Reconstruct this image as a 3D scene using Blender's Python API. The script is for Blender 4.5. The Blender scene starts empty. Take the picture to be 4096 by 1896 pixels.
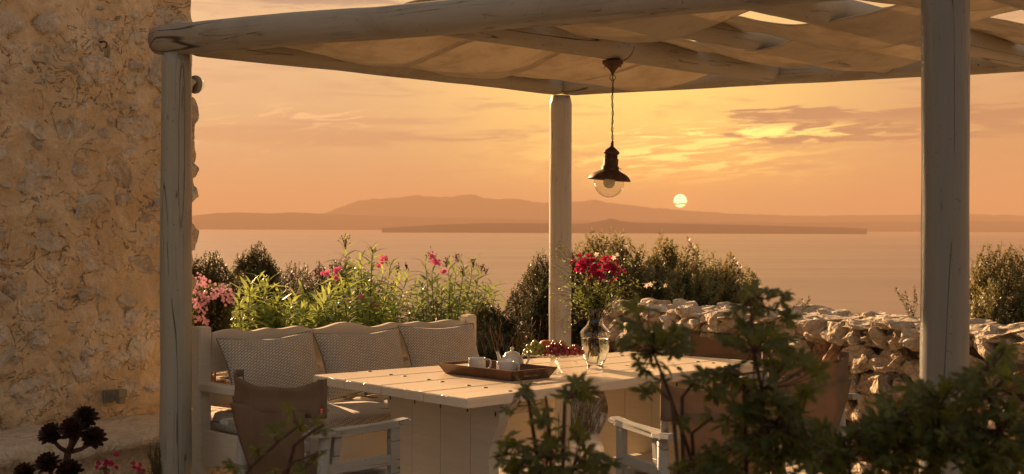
import bpy, bmesh, math, random
import numpy as np
from mathutils import Vector, Matrix, Quaternion, noise as mn
R = math.radians
rnd = random.Random(7)
S = bpy.context.scene
COL = S.collection

# ------------------------------------------------------------------ camera
F = 5689.0            # focal length in pixels of the 4096 px wide photograph (50.3 mm on 36 mm)
cam_d = bpy.data.cameras.new('camera'); cam = bpy.data.objects.new('camera', cam_d); COL.objects.link(cam)
cam_d.sensor_width = 36.0; cam_d.lens = F / 4096 * 36.0
cam_d.clip_start = 0.05; cam_d.clip_end = 200000
CAMP = Vector((0, 0, 1.5))
CR = Matrix.Rotation(R(90 - 0.448), 3, 'X') @ Matrix.Rotation(R(0.2), 3, 'Z')
cam.matrix_world = Matrix.Translation(CAMP) @ CR.to_4x4()
cam_d.dof.use_dof = True; cam_d.dof.focus_distance = 7.4; cam_d.dof.aperture_fstop = 8.0
S.camera = cam

# ------------------------------------------------------------------ sky
SUN_AZ, SUN_EL = -31.0, 17.0       # degrees, clockwise from the view axis (+Y) / above the horizon
W = bpy.data.worlds.new('World'); S.world = W; W.use_nodes = True
nt = W.node_tree; nt.nodes.clear()
class NB:
    """small expression builder for shader node trees"""
    def __init__(s, nt): s.nt = nt
    def n(s, t, **k):
        x = s.nt.nodes.new(t)
        for a, b in k.items(): setattr(x, a, b)
        return x
    def L(s, a, b): s.nt.links.new(a, b)
    def put(s, sock, v):
        if isinstance(v, (int, float)): sock.default_value = v
        elif isinstance(v, (tuple, list)):
            sock.default_value = tuple(v) + ((1.0,) if len(v) == 3 and sock.type == 'RGBA' else ())
        else: s.L(v, sock)
    def m(s, op, a, b=None, c=None, clamp=False):
        x = s.n('ShaderNodeMath', operation=op); x.use_clamp = clamp
        s.put(x.inputs[0], a)
        if b is not None: s.put(x.inputs[1], b)
        if c is not None: s.put(x.inputs[2], c)
        return x.outputs[0]
    def mix(s, f, a, b, bt='MIX'):
        x = s.n('ShaderNodeMix', data_type='RGBA', blend_type=bt); x.clamp_factor = True
        s.put(x.inputs[0], f); s.put(x.inputs[6], a); s.put(x.inputs[7], b)
        return x.outputs[2]
    def rng(s, v, a, b, c=0.0, d=1.0, smooth=True):
        x = s.n('ShaderNodeMapRange', interpolation_type='SMOOTHSTEP' if smooth else 'LINEAR'); x.clamp = True
        s.put(x.inputs[0], v)
        for i, q in enumerate((a, b, c, d)): s.put(x.inputs[i + 1], q)
        return x.outputs[0]
    def ramp(s, v, pts, interp='LINEAR'):
        x = s.n('ShaderNodeValToRGB'); x.color_ramp.interpolation = interp
        e = x.color_ramp.elements
        while len(e) < len(pts): e.new(0.5)
        for i, (p, c) in enumerate(pts):
            e[i].position = p; e[i].color = (c[0], c[1], c[2], 1) if isinstance(c, (tuple, list)) else (c, c, c, 1)
        s.put(x.inputs[0], v); return x.outputs[0]
    def noise(s, vec, scale, detail=4, rough=0.55, dist=0.0, w=None):
        x = s.n('ShaderNodeTexNoise')
        if vec is not None: s.L(vec, x.inputs['Vector'])
        x.inputs['Scale'].default_value = scale; x.inputs['Detail'].default_value = detail
        x.inputs['Roughness'].default_value = rough; x.inputs['Distortion'].default_value = dist
        return x.outputs[0]
    def vec(s, a, b, c=0.0):
        x = s.n('ShaderNodeCombineXYZ'); s.put(x.inputs[0], a); s.put(x.inputs[1], b); s.put(x.inputs[2], c); return x.outputs[0]
b = NB(nt)
geo = b.n('ShaderNodeTexCoord'); sx = b.n('ShaderNodeSeparateXYZ'); b.L(geo.outputs['Generated'], sx.inputs[0])
X_, Y_, Z_ = sx.outputs
EL = b.m('MULTIPLY', b.m('ARCSINE', Z_), 57.2958)
AZ = b.m('MULTIPLY', b.m('ARCTAN2', X_, Y_), 57.2958)
def gauss(a, e, wa, we):
    da = b.m('DIVIDE', b.m('SUBTRACT', AZ, a), wa); de = b.m('DIVIDE', b.m('SUBTRACT', EL, e), we)
    q = b.m('ADD', b.m('MULTIPLY', da, da), b.m('MULTIPLY', de, de))
    return b.m('EXPONENT', b.m('MULTIPLY', q, -1.0))
base = b.ramp(b.m('DIVIDE', b.m('MAXIMUM', EL, 0.0), 90.0),
    [(0.0, (.52, .27, .135)), (.018, (.60, .315, .14)), (.045, (.74, .40, .165)), (.075, (.90, .51, .215)), (.10, (.96, .56, .24)),
     (.2, (.78, .48, .22)), (.42, (.44, .35, .25)), (.7, (.38, .365, .33)), (1.0, (.36, .36, .345))])
right = b.rng(AZ, 4.0, 20.0)
base = b.mix(b.m('MULTIPLY', right, b.rng(EL, 9.0, 2.0, 0.15, 0.75)), base, (.78, .34, .105))
glow = gauss(5.3, 5.6, 7.5, 4.2)
base = b.mix(b.m('MULTIPLY', glow, 0.95), base, (1.7, 1.05, .19))
glow2 = gauss(6.2, 2.3, 5.2, 1.5)
base = b.mix(b.m('MULTIPLY', glow2, 0.55), base, (1.6, .80, .11))
# streaky evening clouds
cv = b.vec(b.m('MULTIPLY', AZ, 0.11), b.m('MULTIPLY', EL, 0.95), 0.0)
n1 = b.noise(cv, 1.0, 6, 0.62, 0.6)
cv2 = b.vec(b.m('ADD', b.m('MULTIPLY', AZ, 0.32), 7.3), b.m('MULTIPLY', EL, 2.6), 3.1)
n2 = b.noise(cv2, 1.0, 7, 0.6, 0.9)
nn = b.m('ADD', b.m('MULTIPLY', n1, 0.45), b.m('MULTIPLY', n2, 0.55))
lowfade = b.rng(EL, 1.0, 2.6)
m_streak = b.m('MULTIPLY', b.rng(nn, 0.50, 0.62), lowfade)
base = b.mix(b.m('MULTIPLY', m_streak, 0.5), base, (.62, .30, .13))
# the large bank on the right
bank = b.m('MULTIPLY', b.rng(AZ, 5.5, 11.0), b.m('MULTIPLY', b.rng(EL, 5.1, 4.4), b.rng(EL, 3.1, 3.6)))
bank = b.rng(b.m('ADD', b.m('MULTIPLY', bank, 0.75), b.m('MULTIPLY', b.m('SUBTRACT', nn, 0.5), 3.0)), 0.42, 0.62)
bank = b.m('MULTIPLY', bank, b.m('MULTIPLY', b.rng(AZ, 5.0, 8.0), b.rng(EL, 5.9, 5.0)))
bank = b.m('MULTIPLY', bank, b.rng(EL, 2.4, 3.2))
base = b.mix(b.m('MULTIPLY', bank, 1.0), base, (.55, .24, .09))
# small bank, upper right, and left bands
for (a, e, wa, we, k, c) in ((21, 5.7, 2.2, .42, 1.3, (.66, .32, .13)), (-9, 3.55, 9.0, .50, 1.3, (.60, .29, .12)), (-6.3, 4.15, 5.0, .22, 1.0, (.66, .33, .14)),
                             (-8.5, 8.95, 6.0, .38, 1.4, (.50, .28, .15)), (-14, 2.2, 9.0, .7, .5, (.62, .30, .13))):
    g = b.rng(b.m('ADD', gauss(a, e, wa, we), b.m('MULTIPLY', b.m('SUBTRACT', nn, 0.5), 2.6)), 0.35, 0.85)
    g = b.m('MULTIPLY', g, b.rng(gauss(a, e, wa * 1.5, we * 1.8), 0.1, 0.5))
    base = b.mix(b.m('MULTIPLY', g, min(1, k * .7)), base, c)
# bright lit rims by the sun
cv3 = b.vec(b.m('ADD', b.m('MULTIPLY', AZ, 0.42), 1.7), b.m('SUBTRACT', b.m('MULTIPLY', EL, 3.1), b.m('MULTIPLY', AZ, .22)), 9.0)
n3 = b.noise(cv3, 1.0, 6, 0.6, 1.1)
rim = b.m('MULTIPLY', b.rng(n3, 0.47, 0.58), b.m('ADD', gauss(6.3, 2.7, 4.4, .8), gauss(9.5, 3.75, 5.0, .34)), clamp=True)
base = b.mix(rim, base, (2.6, 1.75, .40))
rim2 = b.m('MULTIPLY', b.rng(n3, 0.53, 0.61), b.m('ADD', gauss(-8, 4.3, 7, .5), gauss(-14, 3.0, 6, .4)), clamp=True)
base = b.mix(b.m('MULTIPLY', rim2, .7), base, (1.25, .72, .30))
# the setting sun itself with a thin cloud line across it
dA = b.m('SUBTRACT', AZ, 6.74); dE = b.m('SUBTRACT', EL, 1.03)
dd = b.m('SQRT', b.m('ADD', b.m('MULTIPLY', dA, dA), b.m('MULTIPLY', dE, dE)))
disc = b.rng(dd, 0.285, 0.225)
bar = b.m('ABSOLUTE', b.m('SUBTRACT', b.m('ADD', EL, b.m('MULTIPLY', dA, -0.08)), 0.905))
disc = b.m('MULTIPLY', disc, b.rng(bar, 0.025, 0.05, 0.10, 1.0))
base = b.mix(b.m('MULTIPLY', b.m('EXPONENT', b.m('MULTIPLY', dd, -1.15)), .7), base, (1.75, .78, .12))
base = b.mix(disc, base, (16.0, 11.0, 4.6))
# away from the sunset the sky is dull
back = b.rng(Y_, 0.55, -0.35)
base = b.mix(b.m('MULTIPLY', back, 0.9), base, b.ramp(b.m('DIVIDE', b.m('MAXIMUM', EL, 0.0), 90.0), [(0, (.42, .40, .355)), (.3, (.41, .40, .365)), (1, (.36, .36, .345))]))
# below the horizon
base = b.mix(b.rng(EL, -0.1, -2.5), base, (.40, .20, .09))
bg = b.n('ShaderNodeBackground'); b.L(base, bg.inputs[0]); bg.inputs[1].default_value = .272
sky = b.n('ShaderNodeTexSky', sky_type='NISHITA'); sky.sun_disc = False
sky.sun_elevation = R(SUN_EL); sky.sun_rotation = R(SUN_AZ)
bg2 = b.n('ShaderNodeBackground'); b.L(sky.outputs[0], bg2.inputs[0]); bg2.inputs[1].default_value = 0.004
add = b.n('ShaderNodeAddShader'); b.L(bg.outputs[0], add.inputs[0]); b.L(bg2.outputs[0], add.inputs[1])
out = b.n('ShaderNodeOutputWorld'); b.L(add.outputs[0], out.inputs['Surface'])
W.cycles.sampling_method = 'MANUAL'; W.cycles.sample_map_resolution = 2048

# ------------------------------------------------------------------ sun
sd = bpy.data.lights.new('sun', 'SUN'); sd.energy = 5.0; sd.angle = R(0.8); sd.color = (1.0, .60, .30)
sun = bpy.data.objects.new('sun', sd); COL.objects.link(sun)
sdir = Vector((math.sin(R(SUN_AZ)) * math.cos(R(SUN_EL)), math.cos(R(SUN_AZ)) * math.cos(R(SUN_EL)), math.sin(R(SUN_EL))))
sun.rotation_euler = sdir.to_track_quat('Z', 'Y').to_euler(); sun.location = (0, 0, 20)
S.view_settings.view_transform = 'Standard'; S.view_settings.look = 'None'
S.view_settings.exposure = 1.55; S.view_settings.gamma = 1.0; S.view_settings.use_curve_mapping = False
S.cycles.use_denoising = True
S.cycles.max_bounces = 10; S.cycles.transparent_max_bounces = 16; S.cycles.volume_bounces = 1
S.cycles.caustics_reflective = False; S.cycles.caustics_refractive = False

# ------------------------------------------------------------------ helpers
def ray(px, py):
    return (CR @ Vector(((px - 2048) / F, (948 - py) / F, -1))).normalized()
def at(px, py, depth):                      # point at distance `depth` along +Y seen at a pixel of the photograph
    d = ray(px, py); return CAMP + d * (depth / d.y)
def on_z(px, py, z):
    d = ray(px, py); return CAMP + d * ((z - CAMP.z) / d.z)
def on_v(px, py, p, dr):                    # on the vertical plane through p containing horizontal direction dr
    n = Vector((-dr[1], dr[0], 0)); d = ray(px, py); p = Vector((p[0], p[1], 0)); c = CAMP.copy(); 
    return CAMP + d * (n.dot(p - Vector((c.x, c.y, 0))) / n.dot(Vector((d.x, d.y, 0))))
D2 = 4096 / 2575.0                          # the 2575 px wide view used for most measurements
def dz(px, py, depth): return at(px * D2, py * D2, depth)

def tag(o, label=None, cat=None, group=None, kind=None):
    if label: o['label'] = label
    if cat: o['category'] = cat
    if group: o['group'] = group
    if kind: o['kind'] = kind
    return o
def root(name, loc, rz, label, cat, group=None):
    o = bpy.data.objects.new(name, None); COL.objects.link(o); o.empty_display_size = .1
    o.location = loc; o.rotation_euler = (0, 0, rz); return tag(o, label, cat, group)
def link(name, me, parent=None, mw=None):
    """object whose matrix_world is mw; parent is an unparented root (or a part of one)"""
    o = bpy.data.objects.new(name, me); COL.objects.link(o)
    mw = mw or Matrix.Identity(4)
    if parent:
        o.parent = parent; o.matrix_basis = wm(parent).inverted() @ mw
    else: o.matrix_basis = mw
    return o
def wm(o):
    m = o.matrix_basis.copy()
    return wm(o.parent) @ m if o.parent else m
def mesh(name, V, Fs, mat=None, smooth=False):
    me = bpy.data.meshes.new(name); me.from_pydata([tuple(v) for v in V], [], Fs)
    if mat: me.materials.append(mat)
    if smooth: me.polygons.foreach_set('use_smooth', [True] * len(me.polygons))
    me.update(); return me
def npmesh(name, V, Fc, mat, smooth=False):      # V (n,3); Fc (m,k) all the same k
    V = np.asarray(V, np.float32); Fc = np.asarray(Fc, np.int32); me = bpy.data.meshes.new(name)
    me.vertices.add(len(V)); me.vertices.foreach_set('co', V.ravel())
    k = Fc.shape[1]; me.loops.add(Fc.size); me.loops.foreach_set('vertex_index', Fc.ravel())
    me.polygons.add(len(Fc)); me.polygons.foreach_set('loop_start', np.arange(0, Fc.size, k, dtype=np.int32))
    me.polygons.foreach_set('use_smooth', np.full(len(Fc), smooth))
    me.update(calc_edges=True); me.validate(); me.materials.append(mat); return me
def from_bm(name, bm, mat, smooth=False):
    me = bpy.data.meshes.new(name); bmesh.ops.recalc_face_normals(bm, faces=bm.faces[:]); bm.to_mesh(me); bm.free()
    me.materials.append(mat)
    if smooth: me.polygons.foreach_set('use_smooth', [True] * len(me.polygons))
    return me
def frame(p, x, y=None, z=(0, 0, 1)):         # matrix with local x along x, z up
    x = Vector(x).normalized(); z = Vector(z); y = z.cross(x).normalized(); z = x.cross(y)
    m = Matrix((x, y, z)).transposed().to_4x4(); m.translation = Vector(p); return m
def zalong(p, q):
    d = (Vector(q) - Vector(p)).normalized(); qn = d.to_track_quat('Z', 'X'); m = qn.to_matrix().to_4x4(); m.translation = Vector(p); return m
def bm_box(bm, c, s, rot=None, bev=0.004, seg=1):
    r = bmesh.ops.create_cube(bm, size=1.0); vs = r['verts']
    for v in vs: v.co = Vector((v.co.x * s[0], v.co.y * s[1], v.co.z * s[2]))
    if bev:
        es = list({e for v in vs for e in v.link_edges})
        rb = bmesh.ops.bevel(bm, geom=es, offset=bev, segments=seg, affect='EDGES', profile=.7)
        vs = list({v for f in rb['faces'] for v in f.verts} | {v for v in vs if v.is_valid})
    M = Matrix.Translation(Vector(c)) @ (rot.to_4x4() if rot else Matrix.Identity(4))
    for v in vs: v.co = M @ v.co
    return vs
def box(name, c, s, mat, parent=None, rot=None, bev=0.004, mw=None, seg=1):
    bm = bmesh.new(); bm_box(bm, (0, 0, 0), s, None, bev, seg)
    M = (mw or Matrix.Identity(4)) @ Matrix.Translation(Vector(c)) @ (rot.to_4x4() if rot else Matrix.Identity(4))
    return link(name, from_bm(name, bm, mat), parent, M)
def bm_prism(bm, pts, th, bev=0.004):         # polygon in local XZ, extruded along Y from -th/2 to th/2
    a = [bm.verts.new((x, -th / 2, z)) for x, z in pts]; c = [bm.verts.new((x, th / 2, z)) for x, z in pts]
    n = len(pts); f1 = bm.faces.new(a); f2 = bm.faces.new(c[::-1])
    for i in range(n): bm.faces.new((a[i], c[i], c[(i + 1) % n], a[(i + 1) % n]))
    if bev:
        es = [e for e in set(f1.edges) | set(f2.edges)]
        bmesh.ops.bevel(bm, geom=es, offset=bev, segments=2, affect='EDGES', profile=.6)
def prism(name, pts, th, mat, parent, mw, bev=0.004):
    bm = bmesh.new(); bm_prism(bm, pts, th, bev); bmesh.ops.triangulate(bm, faces=[f for f in bm.faces if len(f.verts) > 4])
    return link(name, from_bm(name, bm, mat), parent, mw)
def tube_vf(path, rad, seg=8, cap=True, squash=None):
    path = [Vector(p) for p in path]; n = len(path)
    if isinstance(rad, (int, float)): rad = [rad] * n
    V, Fs = [], []; up = None
    for i, p in enumerate(path):
        t = (path[min(i + 1, n - 1)] - path[max(i - 1, 0)]).normalized()
        if up is None: up = t.orthogonal().normalized()
        up = (up - t * up.dot(t)); up = up.normalized() if up.length > 1e-6 else t.orthogonal().normalized()
        s = t.cross(up)
        for k in range(seg):
            a = 2 * math.pi * k / seg
            V.append(p + (up * math.cos(a) + s * math.sin(a)) * rad[i])
    for i in range(n - 1):
        for k in range(seg):
            k2 = (k + 1) % seg
            Fs.append((i * seg + k, i * seg + k2, (i + 1) * seg + k2, (i + 1) * seg + k))
    if cap: Fs.append(tuple(range(seg))[::-1]); Fs.append(tuple((n - 1) * seg + k for k in range(seg)))
    return V, Fs
class MB:                                      # collects several shapes into ONE mesh
    def __init__(s): s.V = []; s.F = []
    def add(s, V, Fs):
        o = len(s.V); s.V += [tuple(v) for v in V]; s.F += [tuple(i + o for i in f) for f in Fs]
    def tube(s, path, rad, seg=8, cap=True): s.add(*tube_vf(path, rad, seg, cap))
    def build(s, name, mat, parent=None, smooth=True, mw=None):
        return link(name, mesh(name, s.V, s.F, mat, smooth), parent, mw)
def lathe_vf(prof, seg=32, arc=None):
    V, Fs = [], []
    for (r, z) in prof:
        for k in range(seg):
            a = 2 * math.pi * k / seg; V.append((r * math.cos(a), r * math.sin(a), z))
    for i in range(len(prof) - 1):
        for k in range(seg):
            k2 = (k + 1) % seg; Fs.append((i * seg + k, i * seg + k2, (i + 1) * seg + k2, (i + 1) * seg + k))
    return V, Fs
def lathe(name, prof, mat, parent, mw, seg=32, smooth=True):
    V, Fs = lathe_vf(prof, seg)
    n = len(prof)
    if prof[0][0] > 1e-4: Fs.append(tuple(range(seg))[::-1])
    if prof[-1][0] > 1e-4: Fs.append(tuple((n - 1) * seg + k for k in range(seg)))
    bm = bmesh.new(); vs = [bm.verts.new(v) for v in V]
    for f in Fs:
        try: bm.faces.new([vs[i] for i in f])
        except ValueError: pass
    bmesh.ops.remove_doubles(bm, verts=bm.verts[:], dist=1e-5)
    return link(name, from_bm(name, bm, mat, smooth), parent, mw)
def fbm(p, o=4, h=.9): return mn.fractal(Vector(p), h, 2.1, o)

# ------------------------------------------------------------------ materials
def newmat(name):
    m = bpy.data.materials.new(name); m.use_nodes = True; nt = m.node_tree
    b = NB(nt); pb = nt.nodes['Principled BSDF']; return m, b, pb
def coords(b, kind='Object', scale=(1, 1, 1), rot=(0, 0, 0), loc=(0, 0, 0)):
    t = b.n('ShaderNodeTexCoord'); mp = b.n('ShaderNodeMapping'); b.L(t.outputs[kind], mp.inputs[0])
    mp.inputs['Scale'].default_value = scale; mp.inputs['Rotation'].default_value = rot; mp.inputs['Location'].default_value = loc
    return mp.outputs[0]
def bump(b, pb, h, dist=0.01, strength=1.0):
    x = b.n('ShaderNodeBump'); x.inputs['Strength'].default_value = strength; x.inputs['Distance'].default_value = dist
    b.L(h, x.inputs['Height']); b.L(x.outputs[0], pb.inputs['Normal'])
def rand(b):
    return b.n('ShaderNodeObjectInfo').outputs['Random']
def paint_wood(name, col, dark, axis=2, crack=0.5, rough=.55, stain=.35, grain=1.0):
    """painted timber: grain, drying cracks and wear run along the object's own axis"""
    m, b, pb = newmat(name)
    sc = [9.0, 9.0, 9.0]; sc[axis] = .36
    t = b.n('ShaderNodeTexCoord'); off = b.n('ShaderNodeVectorMath', operation='ADD'); b.L(t.outputs['Object'], off.inputs[0])
    rv = b.m('MULTIPLY', rand(b), 37.0); b.L(b.vec(rv, rv, rv), off.inputs[1]); o = off.outputs[0]
    mp = b.n('ShaderNodeMapping'); b.L(o, mp.inputs[0]); mp.inputs['Scale'].default_value = sc; v = mp.outputs[0]
    g = b.noise(v, 9.0 * grain, 5, .65, .2); big = b.noise(o, 3.0, 4, .6, .4); mid = b.noise(v, 1.6, 4, .6, .8)
    c = b.mix(b.rng(g, .35, .7, 0, .45), col, tuple(x * .82 for x in col))
    c = b.mix(b.rng(big, .5, .72, 0, stain), c, dark)
    # cracks: thin level lines of a stretched noise
    cr = b.m('ABSOLUTE', b.m('SUBTRACT', b.noise(v, .62, 2, .5, .12), .5))
    line = b.rng(cr, 0.0045, 0.0, 0, 1)
    line = b.m('MULTIPLY', line, b.m('MULTIPLY', b.rng(b.noise(o, 2.2, 2, .5), .47, .56), crack * 2, clamp=True))
    cr2 = b.m('ABSOLUTE', b.m('SUBTRACT', b.noise(v, 2.4, 2, .5, .1), .5))
    line2 = b.m('MULTIPLY', b.rng(cr2, 0.009, 0.0, 0, .7), b.m('MULTIPLY', b.rng(b.noise(o, 4.1, 2, .5), .50, .60), crack * 2, clamp=True))
    ln = b.m('MAXIMUM', line, line2)
    vk = b.n('ShaderNodeTexVoronoi'); mk = b.n('ShaderNodeMapping'); b.L(o, mk.inputs[0]); kk = [4.2] * 3; kk[axis] = 1.7; mk.inputs['Scale'].default_value = kk; b.L(mk.outputs[0], vk.inputs['Vector']); kd = vk.outputs['Distance']
    c = b.mix(b.m('MULTIPLY', b.rng(kd, .11, .05), b.rng(b.noise(o, 1.3, 1, .5), .45, .55, 0, .6)), c, dark)
    spk = b.rng(b.noise(o, 60, 2, .5), .70, .74, 0, .5 * stain / .35)
    c = b.mix(spk, c, tuple(x * .35 for x in dark)); c = b.mix(ln, c, (.03, .022, .015))
    b.L(c, pb.inputs['Base Color']); pb.inputs['Roughness'].default_value = rough
    h = b.m('SUBTRACT', b.m('ADD', b.m('MULTIPLY', g, .25), b.m('MULTIPLY', mid, .6)), b.m('MULTIPLY', ln, 1.6))
    bump(b, pb, h, .004, .7); return m
M = {}
M['log'] = paint_wood('painted_log', (.30, .27, .215), (.16, .12, .08), crack=1.1, rough=.5, stain=.5)
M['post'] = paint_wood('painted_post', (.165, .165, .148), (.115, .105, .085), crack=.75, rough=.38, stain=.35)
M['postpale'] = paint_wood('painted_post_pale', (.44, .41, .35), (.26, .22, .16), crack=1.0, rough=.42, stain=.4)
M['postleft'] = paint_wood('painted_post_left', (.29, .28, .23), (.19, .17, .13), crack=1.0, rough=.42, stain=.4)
M['table'] = paint_wood('painted_table_wood', (.78, .66, .50), (.42, .32, .22), axis=0, crack=.12, rough=.27, stain=.12, grain=.7)
M['bench'] = paint_wood('painted_bench_wood', (.60, .54, .44), (.48, .40, .30), axis=0, crack=.03, rough=.5, stain=.2, grain=.6)
M['chair'] = paint_wood('weathered_grey_wood', (.33, .325, .29), (.21, .19, .16), axis=1, crack=.35, rough=.55, stain=.4)

def stone_mat(name, cols, rough=.9, bs=.02, pits=.5, sc=1.0, crag=False):
    m, b, pb = newmat(name)
    t = b.n('ShaderNodeTexCoord'); g = b.n('ShaderNodeNewGeometry')
    P = g.outputs['Position']
    r = rand(b)
    n1 = b.noise(P, 5 * sc, 6, .65, .5); n2 = b.noise(P, 22 * sc, 6, .7, .3); n3 = b.noise(P, 90 * sc, 3, .6)
    c = b.mix(r, cols[0], cols[1]); c = b.mix(b.rng(n1, .42, .66), c, cols[2])
    c = b.mix(b.rng(n2, .52, .74, 0, .55), c, cols[3])
    pit = b.rng(b.noise(P, 38 * sc, 5, .7, .6), .35, .27, 0, pits)
    c = b.mix(pit, c, (.09, .06, .04))
    b.L(c, pb.inputs['Base Color']); pb.inputs['Roughness'].default_value = rough
    h = b.m('ADD', b.m('ADD', b.m('MULTIPLY', n1, .5), b.m('MULTIPLY', n2, .6)), b.m('SUBTRACT', b.m('MULTIPLY', n3, .2), b.m('MULTIPLY', pit, .8)))
    if crag:
        vo = b.n('ShaderNodeTexVoronoi', feature='F1'); wp = b.n('ShaderNodeVectorMath', operation='ADD'); b.L(P, wp.inputs[0]); nv = b.n('ShaderNodeTexNoise'); b.L(P, nv.inputs['Vector']); nv.inputs['Scale'].default_value = 18; sc_ = b.n('ShaderNodeVectorMath', operation='SCALE'); b.L(nv.outputs['Color'], sc_.inputs[0]); sc_.inputs['Scale'].default_value = .06; b.L(sc_.outputs[0], wp.inputs[1]); b.L(wp.outputs[0], vo.inputs['Vector']); vo.inputs['Scale'].default_value = 17
        h = b.m('ADD', h, b.m('MULTIPLY', vo.outputs['Distance'], 1.1))
    if crag == 'wall' or name == 'ochre_lime_mortar':
        cr = b.m('ABSOLUTE', b.m('SUBTRACT', b.noise(P, 6.5, 4, .62, .8), .5)); ln = b.m('MULTIPLY', b.rng(cr, .012, .0), b.rng(b.noise(P, 3.1, 2, .5), .40, .50)); h = b.m('SUBTRACT', h, b.m('MULTIPLY', ln, .8)); b.L(b.mix(b.m('MULTIPLY', ln, .38), c, (.12, .075, .04)), pb.inputs['Base Color'])
    bump(b, pb, h, bs, 1.0); return m
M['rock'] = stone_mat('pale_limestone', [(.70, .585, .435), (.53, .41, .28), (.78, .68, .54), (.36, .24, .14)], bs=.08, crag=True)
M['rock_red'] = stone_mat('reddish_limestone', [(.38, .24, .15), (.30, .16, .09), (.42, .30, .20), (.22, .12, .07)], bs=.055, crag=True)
M['wallstone'] = stone_mat('house_wall_stone', [(.62, .51, .38), (.42, .34, .25), (.72, .61, .47), (.24, .17, .11)], bs=.045, pits=1.0, crag=True)
M['mortar'] = stone_mat('ochre_lime_mortar', [(.62, .46, .28), (.60, .45, .27), (.74, .58, .39), (.36, .25, .14)], bs=.045, pits=.8)
M['ledge'] = stone_mat('worn_plaster_ledge', [(.66, .54, .39), (.62, .50, .36), (.74, .64, .51), (.34, .26, .18)], bs=.05, pits=.8, crag=True)
M['flag'] = stone_mat('pale_flagstone', [(.52, .45, .35), (.44, .37, .28), (.56, .50, .41), (.36, .29, .21)], bs=.012, pits=.2, rough=.75)
M['core'] = stone_mat('gap_shade_core', [(.16, .10, .06), (.14, .09, .05), (.20, .13, .08), (.10, .06, .04)])
M['soil'] = stone_mat('dry_soil', [(.16, .11, .07), (.16, .11, .07), (.22, .16, .10), (.10, .07, .05)])

# ---------------------------------------------------------------- far setting
def ramp_mat(name, col, rough=.9):
    m, b, pb = newmat(name); g = b.n('ShaderNodeNewGeometry'); n = b.noise(g.outputs['Position'], .002, 5, .6)
    b.L(b.mix(n, col, tuple(x * .7 for x in col)), pb.inputs['Base Color']); pb.inputs['Roughness'].default_value = rough; pb.inputs['Specular IOR Level'].default_value = 0; return m
SEA = -60.0
m, b, pb = newmat('sea_water'); M['sea'] = m
g = b.n('ShaderNodeNewGeometry'); mp = b.n('ShaderNodeMapping'); b.L(g.outputs['Position'], mp.inputs[0]); mp.inputs['Scale'].default_value = (.35, 1, 1)
w1 = b.noise(mp.outputs[0], .22, 6, .62, .3); w2 = b.noise(mp.outputs[0], .03, 4, .6, .5)
mp2 = b.n('ShaderNodeMapping'); b.L(g.outputs['Position'], mp2.inputs[0]); mp2.inputs['Scale'].default_value = (.0011, .0042, 1)
w3 = b.noise(mp2.outputs[0], 1.0, 5, .6, .8)
pb.inputs['Base Color'].default_value = (.16, .095, .06, 1); pb.inputs['IOR'].default_value = 1.45
b.L(b.rng(w3, .3, .7, .28, .38), pb.inputs['Roughness'])
pb.inputs['Specular IOR Level'].default_value = .9
bump(b, pb, b.m('ADD', w1, b.m('MULTIPLY', w2, .7)), .8, .30)
x0 = 34000
tag(link('sea', mesh('sea', [(-x0, 60, SEA), (x0, 60, SEA), (x0, 33000, SEA), (-x0, 33000, SEA)], [(0, 1, 2, 3)], M['sea'])), kind='structure')

def ridge(name, depth, prof, mat, back, seed, rough_=1.0, base=SEA - 1):
    """a real range of hills: profile (px,py in the 2575 wide view) gives its crest, ground spreads before and behind it"""
    xs = np.linspace(prof[0][0], prof[-1][0], 260); ys = np.interp(xs, [p[0] for p in prof], [p[1] for p in prof])
    nd = 14; V = []; Fs = []
    for i, (x, y) in enumerate(zip(xs, ys)):
        y += (1.6 * mn.fractal(Vector((x * .035, seed, 0)), .9, 2.2, 5)) * rough_ * min(1, max(0, (572 - y) / 20)); c = dz(x, y, depth); hgt = max(c.z - base, 0.5)
        for j in range(nd):
            u = j / (nd - 1); yy = depth - back + 2 * back * u
            s = math.sin(math.pi * u) ** .9
            k = 1 + .10 * fbm((x * .012 + seed, u * 2, seed), 4) * (1 - s)
            h = base + hgt * s * k + (hgt * .03 * rough_ * fbm((x * .05 + seed, u * 2, 7.7), 3)) * s
            V.append((c.x * yy / depth, yy, h))
    for i in range(len(xs) - 1):
        for j in range(nd - 1):
            a = i * nd + j; Fs.append((a, a + nd, a + nd + 1, a + 1))
    return tag(link(name, mesh(name, V, Fs, mat, True)), kind='structure')
M['hill'] = ramp_mat('scrub_hillside', (.022, .020, .018)); M['hill2'] = ramp_mat('far_mountain', (.022, .020, .018))
ridge('mountains', 27000, [(300, 545), (700, 548), (800, 543), (850, 522), (900, 505), (950, 500), (1010, 497), (1050, 489), (1085, 496), (1130, 495), (1185, 488), (1220, 498),
      (1260, 501), (1290, 498), (1340, 508), (1400, 511), (1450, 507), (1500, 503), (1560, 513), (1640, 522), (1700, 527), (1770, 532), (1860, 538), (1960, 541), (2060, 543), (2160, 541), (2260, 540), (2400, 538), (2575, 541), (3000, 548)], M['hill2'], 3000, 1.3)
ridge('far_coast', 21000, [(200, 540), (480, 543), (540, 536), (600, 534), (680, 537), (740, 534), (800, 537), (900, 541), (1050, 545), (1250, 549), (1500, 555), (1700, 557), (2000, 560), (2200, 559), (2400, 556), (2575, 557), (2900, 562)], M['hill'], 2400, 5.1, .5)
ridge('low_cape', 13000, [(960, 573), (1050, 568), (1120, 564), (1220, 561), (1300, 561), (1420, 562), (1480, 561), (1510, 555), (1533, 549), (1560, 555), (1600, 560), (1700, 562), (1850, 565), (2000, 569), (2120, 572), (2180, 575)], M['hill'], 700, 9.4, .6)

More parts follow.
